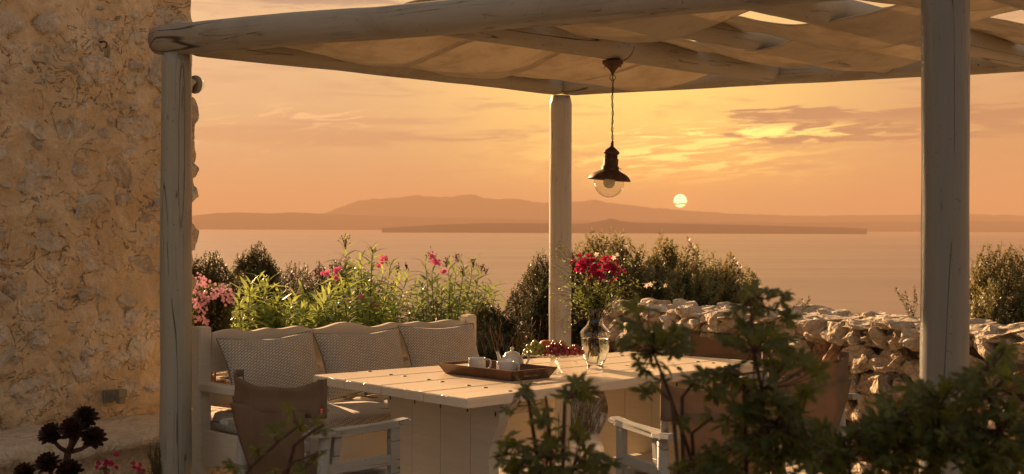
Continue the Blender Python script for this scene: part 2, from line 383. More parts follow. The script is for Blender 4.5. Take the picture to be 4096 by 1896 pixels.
# hillside the terrace stands on
V = []; Fs = []; nx, ny = 60, 60
for j in range(ny):
    y = -8 + (j / (ny - 1)) ** 2.2 * 330
    for i in range(nx):
        x = (i / (nx - 1) - .5) * (44 + y * 1.6)
        d = max(0, y - 13.0); z = -.035 - .0 * x - .30 * d ** 1.02 + fbm((x * .12, y * .12, 2), 4) * min(d, 12) * .06
        V.append((x, y, max(z, SEA - 6)))
for j in range(ny - 1):
    for i in range(nx - 1):
        a = j * nx + i; Fs.append((a, a + 1, a + nx + 1, a + nx))
tag(link('ground', mesh('ground', V, Fs, M['soil'], True)), kind='structure')

# sea air that fades the far coast
hm = bpy.data.materials.new('sea_air'); hm.use_nodes = True; hn = hm.node_tree; hn.nodes.clear()
hv = hn.nodes.new('ShaderNodeVolumePrincipled'); hv.inputs['Density'].default_value = 5.6e-5
hv.inputs['Color'].default_value = (.56, .385, .28, 1); hv.inputs['Anisotropy'].default_value = 0.0
ho = hn.nodes.new('ShaderNodeOutputMaterial'); hn.links.new(hv.outputs[0], ho.inputs['Volume'])
bm = bmesh.new(); bmesh.ops.create_cube(bm, size=1)
for v in bm.verts: v.co = Vector((v.co.x * 72000, 16000 + v.co.y * 36000, (SEA - 67) / 2 + 0 if False else 0) ) + Vector((0, 0, 740 if v.co.z > 0 else SEA - 8))
HAZE = tag(link('haze', from_bm('haze', bm, hm)), kind='stuff')

# ---------------------------------------------------------------- rocks
def rock_mesh(name, seed, mat, n=22, sub=1, flat=1.0, disp=.10, keep=.08):
    """an angular lump about 1 unit across"""
    r = random.Random(seed); bm = bmesh.new()
    for _ in range(n):
        v = Vector((r.gauss(0, 1), r.gauss(0, 1), r.gauss(0, 1))).normalized()
        k = max(abs(v.x), abs(v.y), abs(v.z)) ; v = v * (.5 / (k * .45 + .55)) * r.uniform(.86, 1.06)
        bm.verts.new((v.x, v.y, v.z * flat))
    h = bmesh.ops.convex_hull(bm, input=bm.verts[:])
    junk = [e for e in h['geom_interior'] + h['geom_unused'] if isinstance(e, bmesh.types.BMVert) and e.is_valid]
    bmesh.ops.delete(bm, geom=list(set(junk)), context='VERTS')
    bmesh.ops.triangulate(bm, faces=bm.faces[:])
    for _ in range(sub):
        bmesh.ops.subdivide_edges(bm, edges=bm.edges[:], cuts=1, use_grid_fill=True, smooth=.08)
        bmesh.ops.triangulate(bm, faces=bm.faces[:])
        for v in bm.verts:
            q = v.co * 2.6 + Vector((seed * 3.1, 0, 0))
            v.co += v.co.normalized() * disp * (mn.noise(q) + .5 * mn.noise(q * 2.7) + .3 * abs(mn.noise(q * 4.3)))
        disp *= .55
    bm.verts.index_update(); me = from_bm(name, bm, mat)
    return me
ROCK = [rock_mesh('stone', s, M['rock'], 13 + s % 7, 3, 1.0, .22) for s in range(12)]
ROCKR = [rock_mesh('stone', 40 + s, M['rock_red'], 14, 3, 1.0, .22) for s in range(5)]
SLAB = [rock_mesh('stone', 80 + s, M['rock'], 16, 3, .9, .18) for s in range(6)]
def put_rock(me, p, size, rot, parent, fr):
    """fr: 3x3 world frame of the wall face (columns: along, out, up)"""
    mw = Matrix.Translation(Vector(p)) @ (fr @ rot).to_4x4() @ Matrix.Diagonal((*size, 1))
    return link('stone', me, parent, mw)

def dry_wall(label, a, bpt, hgt, thick, n_out, seed, cm=1.0, redshare=.15, group=None, hend=None, redlow=.5):
    a = Vector((*a, 0)); bv = Vector((*bpt, 0)); L = (bv - a).length; u = (bv - a) / L; o = Vector((*n_out, 0))
    hend = hend or hgt
    T = root('dry_stone_wall', a, 0, label, 'wall', group); r = random.Random(seed)
    fr = Matrix((u, o, Vector((0, 0, 1)))).transposed()
    # core coloured dark so the gaps between the stones look shaded
    c = a + u * L / 2 - o * thick / 2
    V = []
    for s, hh in ((0, hgt), (L, hend)):
        for off in (-.07, -(thick - .07)):
            for z in (-.3, hh - .09): V.append(a + u * s + o * off + Vector((0, 0, z)))
    link('core', mesh('core', V, [(0, 1, 3, 2), (4, 6, 7, 5), (0, 4, 5, 1), (2, 3, 7, 6), (1, 5, 7, 3), (0, 2, 6, 4)], M['core']), T)
    # face stones: irregular courses
    z = -.05; rows = []
    while z < hgt - .09:
        h = r.uniform(.11, .21) * cm
        if z + h > hgt - .08: h = hgt - z - .02
        if h < .06: break
        rows.append((z, h)); z += h
    for ri, (z, h) in enumerate(rows):
        s = -r.uniform(0, .15)
        while s < L:
            hh = hgt + (hend - hgt) * s / L; w = r.uniform(.12, .32) * cm * (1.15 if r.random() < .3 else 1)
            zz = (z + h / 2) * hh / hgt
            k = r.random()
            if k < .16:      # two small stones one above the other
                for q in (-.25, .27):
                    me = (ROCKR if r.random() < redshare * 2 else ROCK); me = me[r.randrange(len(me))]
                    put_rock(me, a + u * (s + w * .3) + o * r.uniform(-.07, -.03) + Vector((0, 0, zz + q * h)), (w * .66, .15, h * .62), Matrix.Rotation(r.uniform(-.4, .4), 3, 'Y'), T, fr)
                s += w * .58; continue
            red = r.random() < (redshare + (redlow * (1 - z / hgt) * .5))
            me = (ROCKR if red else ROCK); me = me[r.randrange(len(me))]
            rot = Matrix.Rotation(r.uniform(-.22, .22), 3, 'Y') @ Matrix.Rotation(r.uniform(-.35, .35), 3, 'Z') @ Matrix.Rotation(r.uniform(-.3, .3), 3, 'X') @ Matrix.Rotation(r.choice((0, math.pi)), 3, 'Z')
            put_rock(me, a + u * (s + w / 2) + o * r.uniform(-.09, -.03) + Vector((0, 0, zz + r.uniform(-.015, .015))), (w * 1.26, r.uniform(.20, .28), h * r.uniform(1.2, 1.38)), rot, T, fr)
            s += w
    # capping stones over the width
    s = -.05
    while s < L:
        hh = hgt + (hend - hgt) * s / L; w = r.uniform(.16, .34) * cm; d0 = 0
        while d0 < thick:
            dd = r.uniform(.17, .3)
            me = SLAB[r.randrange(len(SLAB))]; hcap = r.uniform(.05, .095)
            rot = Matrix.Rotation(r.uniform(-.10, .10), 3, 'X') @ Matrix.Rotation(r.uniform(-.08, .08), 3, 'Y') @ Matrix.Rotation(r.uniform(-.5, .5), 3, 'Z')
            put_rock(me, a + u * (s + w / 2 + r.uniform(-.03, .03)) - o * (d0 + dd / 2 - .03) + Vector((0, 0, hh - .045 + r.uniform(-.012, .018))), (w * 1.2, dd * 1.22, hcap * 1.5), rot, T, fr)
            d0 += dd
        s += w
    return T
WA = (.74, 11.46); WB = (3.28, 6.58)
wl = Vector((WB[0] - WA[0], WB[1] - WA[1])).normalized(); wn = (wl.y, -wl.x)
if wn[0] > 0: wn = (-wn[0], -wn[1])
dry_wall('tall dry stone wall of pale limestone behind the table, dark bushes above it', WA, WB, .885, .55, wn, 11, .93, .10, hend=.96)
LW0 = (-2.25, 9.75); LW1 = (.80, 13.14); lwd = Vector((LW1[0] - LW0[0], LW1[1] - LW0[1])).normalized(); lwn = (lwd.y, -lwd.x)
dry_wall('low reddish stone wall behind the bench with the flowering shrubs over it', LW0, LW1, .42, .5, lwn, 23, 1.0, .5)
lwd = Vector((.6705, .742)).normalized()

# ---------------------------------------------------------------- the stone house
hd = Vector((.66, .7513, 0)).normalized(); hnrm = Vector((hd.y, -hd.x, 0))     # hnrm faces the terrace
HC = Vector((-1.865, 8.35, 0))                                                # its near corner
HT = root('stone_house', HC, 0, 'rubble stone house gable with ochre mortar rising behind the left pergola post', 'house')
HL = 3.2; HH = 3.5
def house_depth(s, z):
    """relief of the mortared face, s metres from the corner"""
    p = (s * 1.0, z * 1.0, 3.3)
    return .030 * fbm((s * 2.2, z * 2.2, 1), 5) + .020 * fbm((s * 7, z * 7, 5), 4) + .010 * mn.noise(Vector((s * 24, z * 24, 2)))
nsx, nsz = 300, 330; V = []; Fs = []
for j in range(nsz):
    z = -.1 + (HH + .1) * j / (nsz - 1)
    edge = .045 * mn.noise(Vector((z * 3.1, 4.4, 0))) + .03 * mn.noise(Vector((z * 11, 1.4, 0))) + .045 * math.exp(-((z - 2.1) / .22) ** 2)
    for i in range(nsx):
        q = i / (nsx - 1); s = HL * q ** 1.15
        dpt = house_depth(s, z); rr = max(0, 1 - s / .05); dpt -= .05 * rr ** 2
        p = HC + hd * (edge * max(0, 1 - s / .3) - s) + hnrm * dpt + Vector((0, 0, z)); V.append(p)
for j in range(nsz - 1):
    for i in range(nsx - 1):
        a = j * nsx + i; Fs.append((a, a + nsx, a + nsx + 1, a + 1))
# return face and back
k0 = len(V)
for j in range(nsz):
    z = -.1 + (HH + .1) * j / (nsz - 1)
    for i in range(12):
        e = V[j * nsx]; s = i / 11 * 3.6
        V.append(e - hnrm * s + hd * (.02 * fbm((s * 3, z * 3, 9), 4)) * (i > 0))
for j in range(nsz - 1):
    for i in range(11):
        a = k0 + j * 12 + i; Fs.append((a, a + 1, a + 13, a + 12))
link('mortar_face', mesh('mortar_face', V, Fs, M['mortar'], True), HT)
mw = frame(HC - hd * (HL / 2 - .02) - hnrm * 1.83 + Vector((0, 0, HH - .03)), hd)
box('roof_slab', (0, 0, 0), (HL - .04, 3.5, .14), M['ledge'], HT, mw=mw, bev=.02)
# rubble stones bedded in the mortar, only their faces standing proud
WST = [rock_mesh('stone', 120 + s, M['wallstone'], 26, 2, 1.0, .14) for s in range(14)]
frh = Matrix((hd, hnrm, Vector((0, 0, 1)))).transposed(); r = random.Random(5); placed = []
tries = 0
while len(placed) < 250 and tries < 14000:
    tries += 1
    s = r.uniform(.06, 2.75); z = r.uniform(.55, 3.4); w = r.choice((.08, .12, .16, .20, .26, .32) if len(placed) > 90 else (.22, .28, .34)) * r.uniform(.8, 1.15); h = w * r.uniform(.5, .95)
    if any(abs(s - a) < (w + c) * .46 and abs(z - b_) < (h + d) * .46 for a, b_, c, d in placed): continue
    placed.append((s, z, w, h)); rot = Matrix.Rotation(r.uniform(-.3, .3), 3, 'Y') @ Matrix.Rotation(r.uniform(-.2, .2), 3, 'X')
    put_rock(WST[r.randrange(14)], HC - hd * s + hnrm * (house_depth(s, z) - r.uniform(.010, .020)) + Vector((0, 0, z)), (w, .062, h), rot, HT, frh)
# quoins that make the ragged corner
for (z, out, h) in ((3.2, .03, .22), (2.95, .045, .20), (2.62, .02, .16), (2.33, .05, .13), (2.17, .06, .17), (2.0, .03, .2), (1.83, .05, .16), (1.66, .03, .18), (1.5, -.01, .16), (1.3, 0, .2), (1.05, .0, .24)):
    put_rock(WST[r.randrange(14)], HC + hd * (out * .5 - .112) - hnrm * .05 + Vector((0, 0, z)), (.22, .22, h * 1.12), Matrix.Rotation(r.uniform(-.15, .15), 3, 'Y'), HT, frh)
# ledge along the foot of the wall
V = []; Fs = []; n = 150; ns = HL
prof = [(0, .425), (.16, .425), (.34, .42), (.50, .415), (.575, .40), (.60, .375), (.598, .345), (.575, .325), (.545, .315), (.53, .25), (.53, .14), (.53, -.1)]
for i in range(n):
    s = -.12 + (HL + .1) * i / (n - 1)
    for j, (o_, z) in enumerate(prof):
        wv = .035 * fbm((s * 1.6, 3, 3), 4) * min(1, o_ / .4) + .012 * fbm((s * 9, j * .7, 3), 3)
        V.append(HC - hd * s + hnrm * (o_ + wv) + Vector((0, 0, z + .018 * fbm((s * 2.2, j * .5, 8), 4) + .008 * fbm((s * 9, j * .9, 8), 3))))
m_ = len(prof)
for i in range(n - 1):
    for j in range(m_ - 1):
        a = i * m_ + j; Fs.append((a, a + m_, a + m_ + 1, a + 1))
link('ledge', mesh('ledge', V, Fs, M['ledge'], True), HT)
for _ in range(38):
    s = r.uniform(.0, 2.6); z = r.uniform(.02, .27); w = r.uniform(.09, .22)
    put_rock(WST[r.randrange(14)], HC - hd * s + hnrm * (.53 - .01) + Vector((0, 0, z)), (w, .07, w * .6), Matrix.Rotation(r.uniform(-.3, .3), 3, 'Y'), HT, frh)

# ---------------------------------------------------------------- patio of flagstones
def flagstones():
    r = random.Random(3); P = bpy.data.objects.new('patio', None); COL.objects.link(P); tag(P, kind='structure')
    bed = mesh('mortar_bed', [(-6, 2, -.006), (8, 2, -.006), (8, 12.5, -.006), (-6, 12.5, -.006)], [(0, 1, 2, 3)], M['ledge']); link('mortar_bed', bed, P)
    rows = 0; y = 5.0
    c, s = hd.x, hd.y
    v = -4.2
    while v < 3.2:
        dv = r.uniform(.34, .5); u = -3.0 + r.uniform(0, .3)
        while u < 6.6:
            du = r.uniform(.35, .75)
            g_ = .012; pts = [(u + g_, v + g_), (u + du - g_, v + g_), (u + du - g_, v + dv - g_), (u + g_, v + dv - g_)]
            # irregular outline
            out = []
            for k in range(4):
                p0 = pts[k]; p1 = pts[(k + 1) % 4]
                for q in (0, .5):
                    out.append((p0[0] + (p1[0] - p0[0]) * q + r.uniform(-.018, .018), p0[1] + (p1[1] - p0[1]) * q + r.uniform(-.018, .018)))
            cx = -.9 + hd.x * (u + du / 2) + hnrm.x * (v + dv / 2); cy = 7.3 + hd.y * (u + du / 2) + hnrm.y * (v + dv / 2)
            if 4.6 < cy < 11.6 and abs(cx / cy) < .42:
                zt = r.uniform(.008, .02); W = [Vector((-.9 + hd.x * a_ + hnrm.x * b_, 7.3 + hd.y * a_ + hnrm.y * b_, 0)) for a_, b_ in out]
                cc = sum(W, Vector()) / 8; Vt = [w_ + Vector((0, 0, -.02)) for w_ in W] + [w_ + Vector((0, 0, zt - .006)) for w_ in W] + [cc + (w_ - cc) * .95 + Vector((0, 0, zt)) for w_ in W]
                Fc = [(k, (k + 1) % 8, 8 + (k + 1) % 8, 8 + k) for k in range(8)] + [(8 + k, 8 + (k + 1) % 8, 16 + (k + 1) % 8, 16 + k) for k in range(8)] + [tuple(range(16, 24))]
                link('flagstone', mesh('flagstone', Vt, Fc, M['flag']), P)
            u += du
        v += dv
flagstones()

# ---------------------------------------------------------------- pergola
PA = Vector((-1.666, 7.06, 0)); PB = Vector((.314, 9.28, 0)); PC = Vector((1.514, 4.98, 0)); PD = PB + (PC - PA)
uAB = (PB - PA).normalized(); uAC = (PC - PA).normalized(); LAB = (PB - PA).length; LAC = (PC - PA).length
PG = root('pergola', PA, 0, 'weathered white log pergola with round beams roofing the dining table', 'pergola')
def log(name, p, q, r0, r1, mat, seed, bend=.015, lump=.05, n=44, seg=28, cap=.5):
    p = Vector(p); q = Vector(q); L = (q - p).length; V = []; Fs = []
    for i in range(n):
        t = i / (n - 1); rr = r0 + (r1 - r0) * t
        e = min(t, 1 - t) * L; rr *= 1 - .16 * max(0, 1 - e / .03) ** 2
        ox = bend * math.sin(math.pi * t) * math.cos(seed) + .35 * bend * mn.noise(Vector((t * 4, seed, 0))); oy = bend * math.sin(math.pi * t) * math.sin(seed * 2.1)
        for k in range(seg):
            a = 2 * math.pi * k / seg
            f = rr * (1 + lump * fbm((math.cos(a) * .8 + seed, math.sin(a) * .8, t * L * 1.7), 3) + lump * .35 * mn.noise(Vector((math.cos(a) * 2.5, math.sin(a) * 2.5 + seed, t * L * 5))))
            V.append((ox + f * math.cos(a), oy + f * math.sin(a), t * L))
    for i in range(n - 1):
        for k in range(seg):
            k2 = (k + 1) % seg; Fs.append((i * seg + k, i * seg + k2, (i + 1) * seg + k2, (i + 1) * seg + k))
    Fs.append(tuple(range(seg))[::-1]); Fs.append(tuple((n - 1) * seg + k for k in range(seg)))
    return link(name, mesh(name, V, Fs, mat, True), PG, zalong(p, q))
Z = lambda v, z: Vector((v.x, v.y, z))
TOP = 2.35
log('post', Z(PA, -.02), Z(PA, TOP), .080, .074, M['postleft'], 1.3, .004, .03)
log('post', Z(PB + Vector((.0, 0, 0)), -.02), Z(PB, TOP), .0735, .072, M['postpale'], 2.1, .004, .03)
log('post', Z(PC, -.02), Z(PC + Vector((-.002, 0, 0)), TOP), .0835, .0815, M['post'], 5.2, .005, .04)
log('post', Z(PD, -.1), Z(PD, TOP), .075, .073, M['post'], 7.7, .004, .03)
zb = TOP + .072
log('beam', Z(PA - uAC * .135, zb), Z(PC + uAC * .3, zb - .022), .079, .073, M['log'], 3.3, .012, .07, 60)
log('beam', Z(PB - uAC * .0 + uAC * .01, zb - .004), Z(PD + uAC * .25, zb - .01), .070, .074, M['log'], 4.8, .006, .05, 50)
log('beam', Z(PA + uAB * .07, zb - .002), Z(PB - uAB * .005, zb - .006), .074, .067, M['log'], 6.1, .006, .05, 50)
log('beam', Z(PC + uAB * .07, zb), Z(PD - uAB * .02, zb), .074, .067, M['log'], 8.4, .008, .05, 50)
RF = {1.5: (.0, .075), 2.2: (.008, .066), 2.93: (.0, .072)}
for s_, (dz_, rr) in RF.items():
    log('rafter', Z(PA + uAC * s_ + uAB * .06, zb + dz_ + .004), Z(PA + uAC * s_ + uAB * (LAB - .06), zb + dz_), rr, rr * .93, M['log'], s_ * 7, .008, .05, 50)
# notch piece between post A and its beam, and a thin dark tube drawn as the gap of the cut rafter joint
link('tenon', mesh('tenon', *tube_vf([Z(PA, TOP - .03), Z(PA, TOP + .03)], .045, 14), M['log']), PG)
jp = Z(PA + uAC * 1.5 + uAB * 1.46, zb)
ring = [jp + uAC * (.072 * math.cos(a)) + Vector((0, 0, .072 * math.sin(a))) + uAB * (.012 * math.sin(a)) for a in np.linspace(math.pi, 2 * math.pi, 14)]
M['gap'] = stone_mat('dark_timber_gap', [(.05, .04, .03)] * 4)
link('joint', mesh('joint', *tube_vf(ring, .0035, 6), M['gap'], True), PG)

# ---------------------------------------------------------------- shade cloths
m, b, pb = newmat('shade_canvas'); M['cloth'] = m
co = coords(b, 'UV', (160, 160, 1)); wv = b.n('ShaderNodeTexWave', wave_type='BANDS', bands_direction='X'); b.L(co, wv.inputs[0]); wv.inputs['Scale'].default_value = 6
g = b.n('ShaderNodeNewGeometry'); fn = b.noise(g.outputs['Position'], 7, 4, .6, .3)
cc = b.mix(b.rng(fn, .4, .7), (.60, .52, .40), (.50, .42, .31))
pb.inputs['Roughness'].default_value = .85; b.L(cc, pb.inputs['Base Color'])
tr = b.n('ShaderNodeBsdfTranslucent'); b.L(cc, tr.inputs[0]); mx = b.n('ShaderNodeMixShader'); mx.inputs[0].default_value = .30
nt_ = m.node_tree; om = nt_.nodes['Material Output']; b.L(pb.outputs[0], mx.inputs[1]); b.L(tr.outputs[0], mx.inputs[2]); b.L(mx.outputs[0], om.inputs['Surface'])
mpw = b.n('ShaderNodeMapping'); b.L(g.outputs['Position'], mpw.inputs[0]); mpw.inputs['Rotation'].default_value = (0, 0, R(33)); mpw.inputs['Scale'].default_value = (2.2, 16, 4)
bump(b, pb, b.m('ADD', b.noise(g.outputs['Position'], 14, 5, .6, .6), b.noise(mpw.outputs[0], 1.0, 4, .6, .5)), .022, .8)
def cloth(label, knots, t0, t1, seed, n=110, nt_=26, skew=0.0, drop=.0, nar=.10):
    """knots: (distance along AC, height of the cloth's middle); the strip spans t0..t1 along AB"""
    ks = [k[0] for k in knots]; kz = [k[1] for k in knots]; V = []; Fs = []
    def zz(s):
        for i in range(len(ks) - 1):
            if s <= ks[i + 1] or i == len(ks) - 2:
                q = (s - ks[i]) / (ks[i + 1] - ks[i]); q = min(max(q, 0), 1); q = (1 - math.cos(math.pi * q)) / 2; return kz[i] + (kz[i + 1] - kz[i]) * q
    for i in range(n):
        s = ks[0] + (ks[-1] - ks[0]) * i / (n - 1); z = zz(s)
        for j in range(nt_):
            w = j / (nt_ - 1); na = nar * min(1, max(0, (s - 1.4) / .5)); t = t0 + na + (t1 - t0 - 2 * na) * w + skew * (s - ks[0])
            ripple = .014 * fbm((s * 2.4 + seed, t * 2.2, seed), 3) + .004 * mn.noise(Vector((s * 2, t * 14, seed))) + .007 * math.sin(s * 5 + w * 2.2 + seed) * (w - .5)
            edge = .012 * (abs(w - .5) * 2) ** 3 * math.sin(s * 3.1 + seed * 2)
            fray = .004 * mn.noise(Vector((s * 60, seed, w > .5))) if j in (0, nt_ - 1) else 0
            V.append(PA + uAC * s + uAB * (t + fray + .008 * math.sin(s * 2.7 + seed)) + Vector((0, 0, z + ripple + edge - drop * w)))
    for i in range(n - 1):
        for j in range(nt_ - 1):
            a = i * nt_ + j; Fs.append((a, a + nt_, a + nt_ + 1, a + 1))
    me = mesh('shade_cloth', V, Fs, M['cloth'], True); o = link('shade_cloth', me); tag(o, label, 'shade cloth', 'canvas strips woven through the pergola rafters')
    sm = o.modifiers.new('thick', 'SOLIDIFY'); sm.thickness = .0022
    for j in (0, nt_ - 1): link('hem', mesh('hem', *tube_vf([V[i * nt_ + j] for i in range(n)], .0036, 5), M['cloth'], True), o)
    return o
hi, lo = TOP + .158, TOP + .02
cloth('canvas strip nearest the front beam, sagging between left beam and lamp rafter', [(-.02, hi - .03), (.74, lo - .01), (1.5, hi), (2.22, lo - .01), (2.93, hi + .01), (3.7, lo + .02), (3.95, lo + .05)], .09, .70, 1.0, drop=.055)
cloth('second canvas strip, in the middle of the roof with its sag left of the lamp', [(-.02, hi - .03), (.76, lo - .03), (1.5, hi), (2.2, hi - .015), (2.93, lo - .02), (3.79, hi), (4.2, hi - .05)], .69, 1.39, 2.0, drop=.05)
cloth('third canvas strip, over the back of the roof and just behind the lamp', [(-.02, hi - .03), (.78, lo + .01), (1.5, hi), (2.2, lo - .0), (2.93, hi), (3.79, lo), (4.1, lo + .04)], 1.385, 2.06, 3.0, drop=.05)
cloth('farthest canvas strip, sagging beside the corner post beyond the lamp', [(-.02, hi - .03), (.74, lo + .0), (1.5, hi), (2.2, lo + .02), (2.93, hi), (3.79, lo), (4.1, lo + .04)], 2.055, 2.78, 4.0, drop=.03)
# ================================================================ table
P0 = on_z(1250.5, 1498.7, .76); P1 = on_z(1869.6, 1594.6, .76); P2 = on_z(3075, 1447, .76); P3 = on_z(2510, 1405, .76)
TB = root('dining_table', (P0 + P1 + P2 + P3) / 4 * Vector((1, 1, 0)) if False else Vector(((P0 + P1 + P2 + P3).x / 4, (P0 + P1 + P2 + P3).y / 4, 0)), 0,
          'long cream painted plank dining table with curved trestle ends', 'table')
TT = .76
ul = ((P1 - P0).cross(Vector((0, 0, 1)))).normalized()
def tp(e, l, z=TT):      # e 0..1 along the near end (P0->P1), l 0..1 along the length
    a = P0.lerp(P1, e); c = P3.lerp(P2, e); q = a.lerp(c, l); q.z = z; return q
fr_ = [0, .225, .475, .744, 1]
for i in range(4):
    bm = bmesh.new(); g = .0028; a, c = fr_[i], fr_[i + 1]; n = 10; 
    top = []; 
    q0, q1, q2, q3 = tp(a, 0), tp(c, 0), tp(c, 1), tp(a, 1)
    ctr = (q0 + q1 + q2 + q3) / 4; ax = (tp((a + c) / 2, 1) - tp((a + c) / 2, 0)); L = ax.length; mw = frame(ctr - Vector((0, 0, .0215)), ax)
    im = mw.inverted(); loc = [im @ q for q in (q0, q1, q2, q3)]
    def ins(pts, d):
        cx = sum((p.x for p in pts)) / 4; cy = sum((p.y for p in pts)) / 4
        return [Vector((p.x - math.copysign(d, p.x - cx), p.y - math.copysign(d, p.y - cy), p.z)) for p in pts]
    base = ins([Vector((p.x, p.y, 0)) for p in loc], g)
    lv = [(base, -.0215), (base, .0135), (ins(base, .003), .0192), (ins(base, .008), .0215)]
    vs = [[bm.verts.new((p.x, p.y, z)) for p in pts] for pts, z in lv]
    bm.faces.new(vs[0]); bm.faces.new(vs[-1][::-1])
    for k in range(3):
        for j in range(4): bm.faces.new((vs[k][j], vs[k][(j + 1) % 4], vs[k + 1][(j + 1) % 4], vs[k + 1][j]))
    link('plank', from_bm('plank', bm, M['table']), TB, mw)
m, b, pb = newmat('dull_bolt_metal'); M['bolt'] = m
pb.inputs['Base Color'].default_value = (.16, .14, .11, 1); pb.inputs['Metallic'].default_value = .2; pb.inputs['Roughness'].default_value = .6
bp = [(1200 + x / 2.576, 1350 + y / 2.576) for x, y in [(718, 350), (933, 382), (1077, 399), (1323, 434), (1465, 457), (1737, 495), (1910, 517), (2163, 553)]]
bp += [(2300 + x / 2.576, 1250 + y / 2.576) for x, y in [(485, 443), (1265, 507), (1423, 521)]] + [(2900, 1466), (2972, 1453)]
V, Fs = lathe_vf([(.0001, .0042), (.005, .0038), (.009, .0026), (.0122, .0004), (.0125, -.002)], 14); bolt_me = mesh('bolt', V, Fs, M['bolt'], True)
for x, y in bp: link('bolt', bolt_me, TB, Matrix.Translation(on_z(x, y, TT + .0005)))
def trestle(l0, knee):
    o = tp(.5, l0, 0); ax = (tp(1, l0) - tp(0, l0)); wd = ax.length; mw = frame((o.x, o.y, 0), ax)
    half = wd / 2
    def w(z):      # half width at height z
        pts = [(0, .47), (.09, .47), (.14, .44), (.24, .40), (.30, .455 if knee else .385), (.335, .43 if knee else .365), (.40, .385 if knee else .362), (.46, .368), (.52, .385), (.57, .415), (.615, .435), (.717, .435)]
        return np.interp(z, [p[0] for p in pts], [p[1] for p in pts]) * half / .6
    zs = list(np.linspace(0.0, .665, 34)); n = 4; bounds = [-.5, -.262, .0, .262, .5]
    for i in range(n):
        L_ = []; R_ = []
        for z in zs:
            W_ = w(z); xl = -W_ if i == 0 else max(-W_, bounds[i] * 2 * half * .72 + .0015); xr = W_ if i == n - 1 else min(W_, bounds[i + 1] * 2 * half * .72 - .0015)
            L_.append((xl, z)); R_.append((xr, z))
        prism('board', L_ + R_[::-1], .058, M['bench'], TB, mw, .0025)
    box('cleat', (0, 0, .691), (half * 2 * .435 / .6 + .10, .085, .052), M['bench'], TB, mw=mw, bev=.004)
    for k in range(5):
        x = (k - 2) * half * .34; box('dowel', (x, -.029, .640), (.008, .004, .02), M['gap'], TB, mw=mw, bev=0)
    return mw
tr1 = trestle(.165, False); tr2 = trestle(.845, True)
a = tr1.translation; c = tr2.translation; mwS = frame((a + c) / 2 + Vector((0, 0, .20)), c - a)
box('stretcher', (0, 0, 0), ((c - a).length + .2, .06, .11), M['bench'], TB, mw=mwS, bev=.004)

# ================================================================ bench
BL = Vector((-1.592, 7.30, 0)); BR = Vector((-.262, 8.62, 0)); bd = (BR - BL).normalized(); LB = (BR - BL).length; bf = Vector((bd.y, -bd.x, 0))
BN = root('bench', BL, 0, 'cream painted wooden bench with wavy scalloped back rail and patterned cushions', 'bench')
bw = frame(BL, bd)                  # local x along the bench, local y backwards, z up
def bench_local(px, py, off=0.0):
    p = on_v(px, py, BL + bf * off, bd); q = bw.inverted() @ p; return q.x, q.z
zt = bench_local(810, 1305.5)[1]
ztr = bench_local(1872, 1258.7)[1]
box('post', (0, 0, zt / 2), (.076, .076, zt), M['bench'], BN, mw=bw, bev=.009)
box('post', (LB, 0, ztr / 2), (.076, .076, ztr), M['bench'], BN, mw=bw, bev=.009)
sdp = .66
for x in (0, LB):
    box('front_post', (x, -sdp, .325), (.07, .07, .65), M['bench'], BN, mw=bw, bev=.006)
    box('arm_rest', (x, -sdp / 2 - .01, bench_local(1, 1)[1] * 0 + .672), (.075, sdp + .04, .045), M['bench'], BN, mw=bw, bev=.007)
    pts = [(-.0, .45), (-.0, .27)] + [(q * (sdp - .07), .27 + .035 * math.sin(math.pi * 2 * q - .4) * (1 if q > .15 else .3) - .02 * math.sin(math.pi * q)) for q in np.linspace(.08, .92, 14)] + [(sdp - .07, .27), (sdp - .07, .45)]
    prism('side_apron', pts, .028, M['bench'], BN, bw @ Matrix.Translation((x, -.035, 0)) @ Matrix.Rotation(-math.pi / 2, 4, 'Z'), .003)
rail_px = [(844, 1333.7), (880, 1322), (928, 1314.7), (960, 1320), (988, 1328), (1030, 1319), (1069.6, 1308), (1090, 1314), (1118, 1316.3), (1155, 1309), (1192, 1300), (1222, 1311), (1260, 1317), (1300, 1308), (1345, 1291), (1390, 1286.4),
           (1435, 1297), (1482.6, 1309), (1525, 1301), (1564, 1286.4), (1588, 1292), (1613, 1294.6), (1645, 1290), (1673, 1283), (1698, 1289), (1721.8, 1291.3), (1755, 1284), (1787, 1277.7), (1825, 1280), (1850, 1285)]
tops = [bench_local(*p) for p in rail_px]
# smooth the measured crest
xs = np.linspace(tops[0][0], LB - .039, 90); zs = np.interp(xs, [t[0] for t in tops], [t[1] for t in tops]); zs = np.convolve(np.pad(zs, 2, 'edge'), [.1, .2, .4, .2, .1], 'valid')
pts = [(.038, .74)] + [(max(x, .038), z) for x, z in zip(xs, zs)] + [(LB - .038, .74)]
prism('back_rail', pts, .032, M['bench'], BN, bw, .006)
for z in (.60, .46): box('back_slat', (LB / 2, 0, z), (LB - .077, .022, .06), M['bench'], BN, mw=bw, bev=.003)
box('seat_board', (LB / 2, -sdp / 2, .425), (LB - .08, sdp - .075, .022), M['bench'], BN, mw=bw, bev=.003)
nap = 60; pts = [(.035, .45), (.035, .22)]
for q in np.linspace(0, 1, nap):
    x = .10 + (LB - .2) * q; ph = (q * 3.0) % 1
    zb_ = .235 + .055 * math.exp(-((ph - .5) / .22) ** 2) + .018 * math.cos(ph * 2 * math.pi * 2)
    if q > .86: zb_ = .235
    if .70 < q < .9: zb_ = .235 + .12 * math.sin(math.pi * (q - .70) / .2)
    pts.append((x, zb_))
pts += [(LB - .035, .22), (LB - .035, .45)]
prism('front_apron', pts, .028, M['bench'], BN, bw @ Matrix.Translation((0, -sdp, 0)), .003)

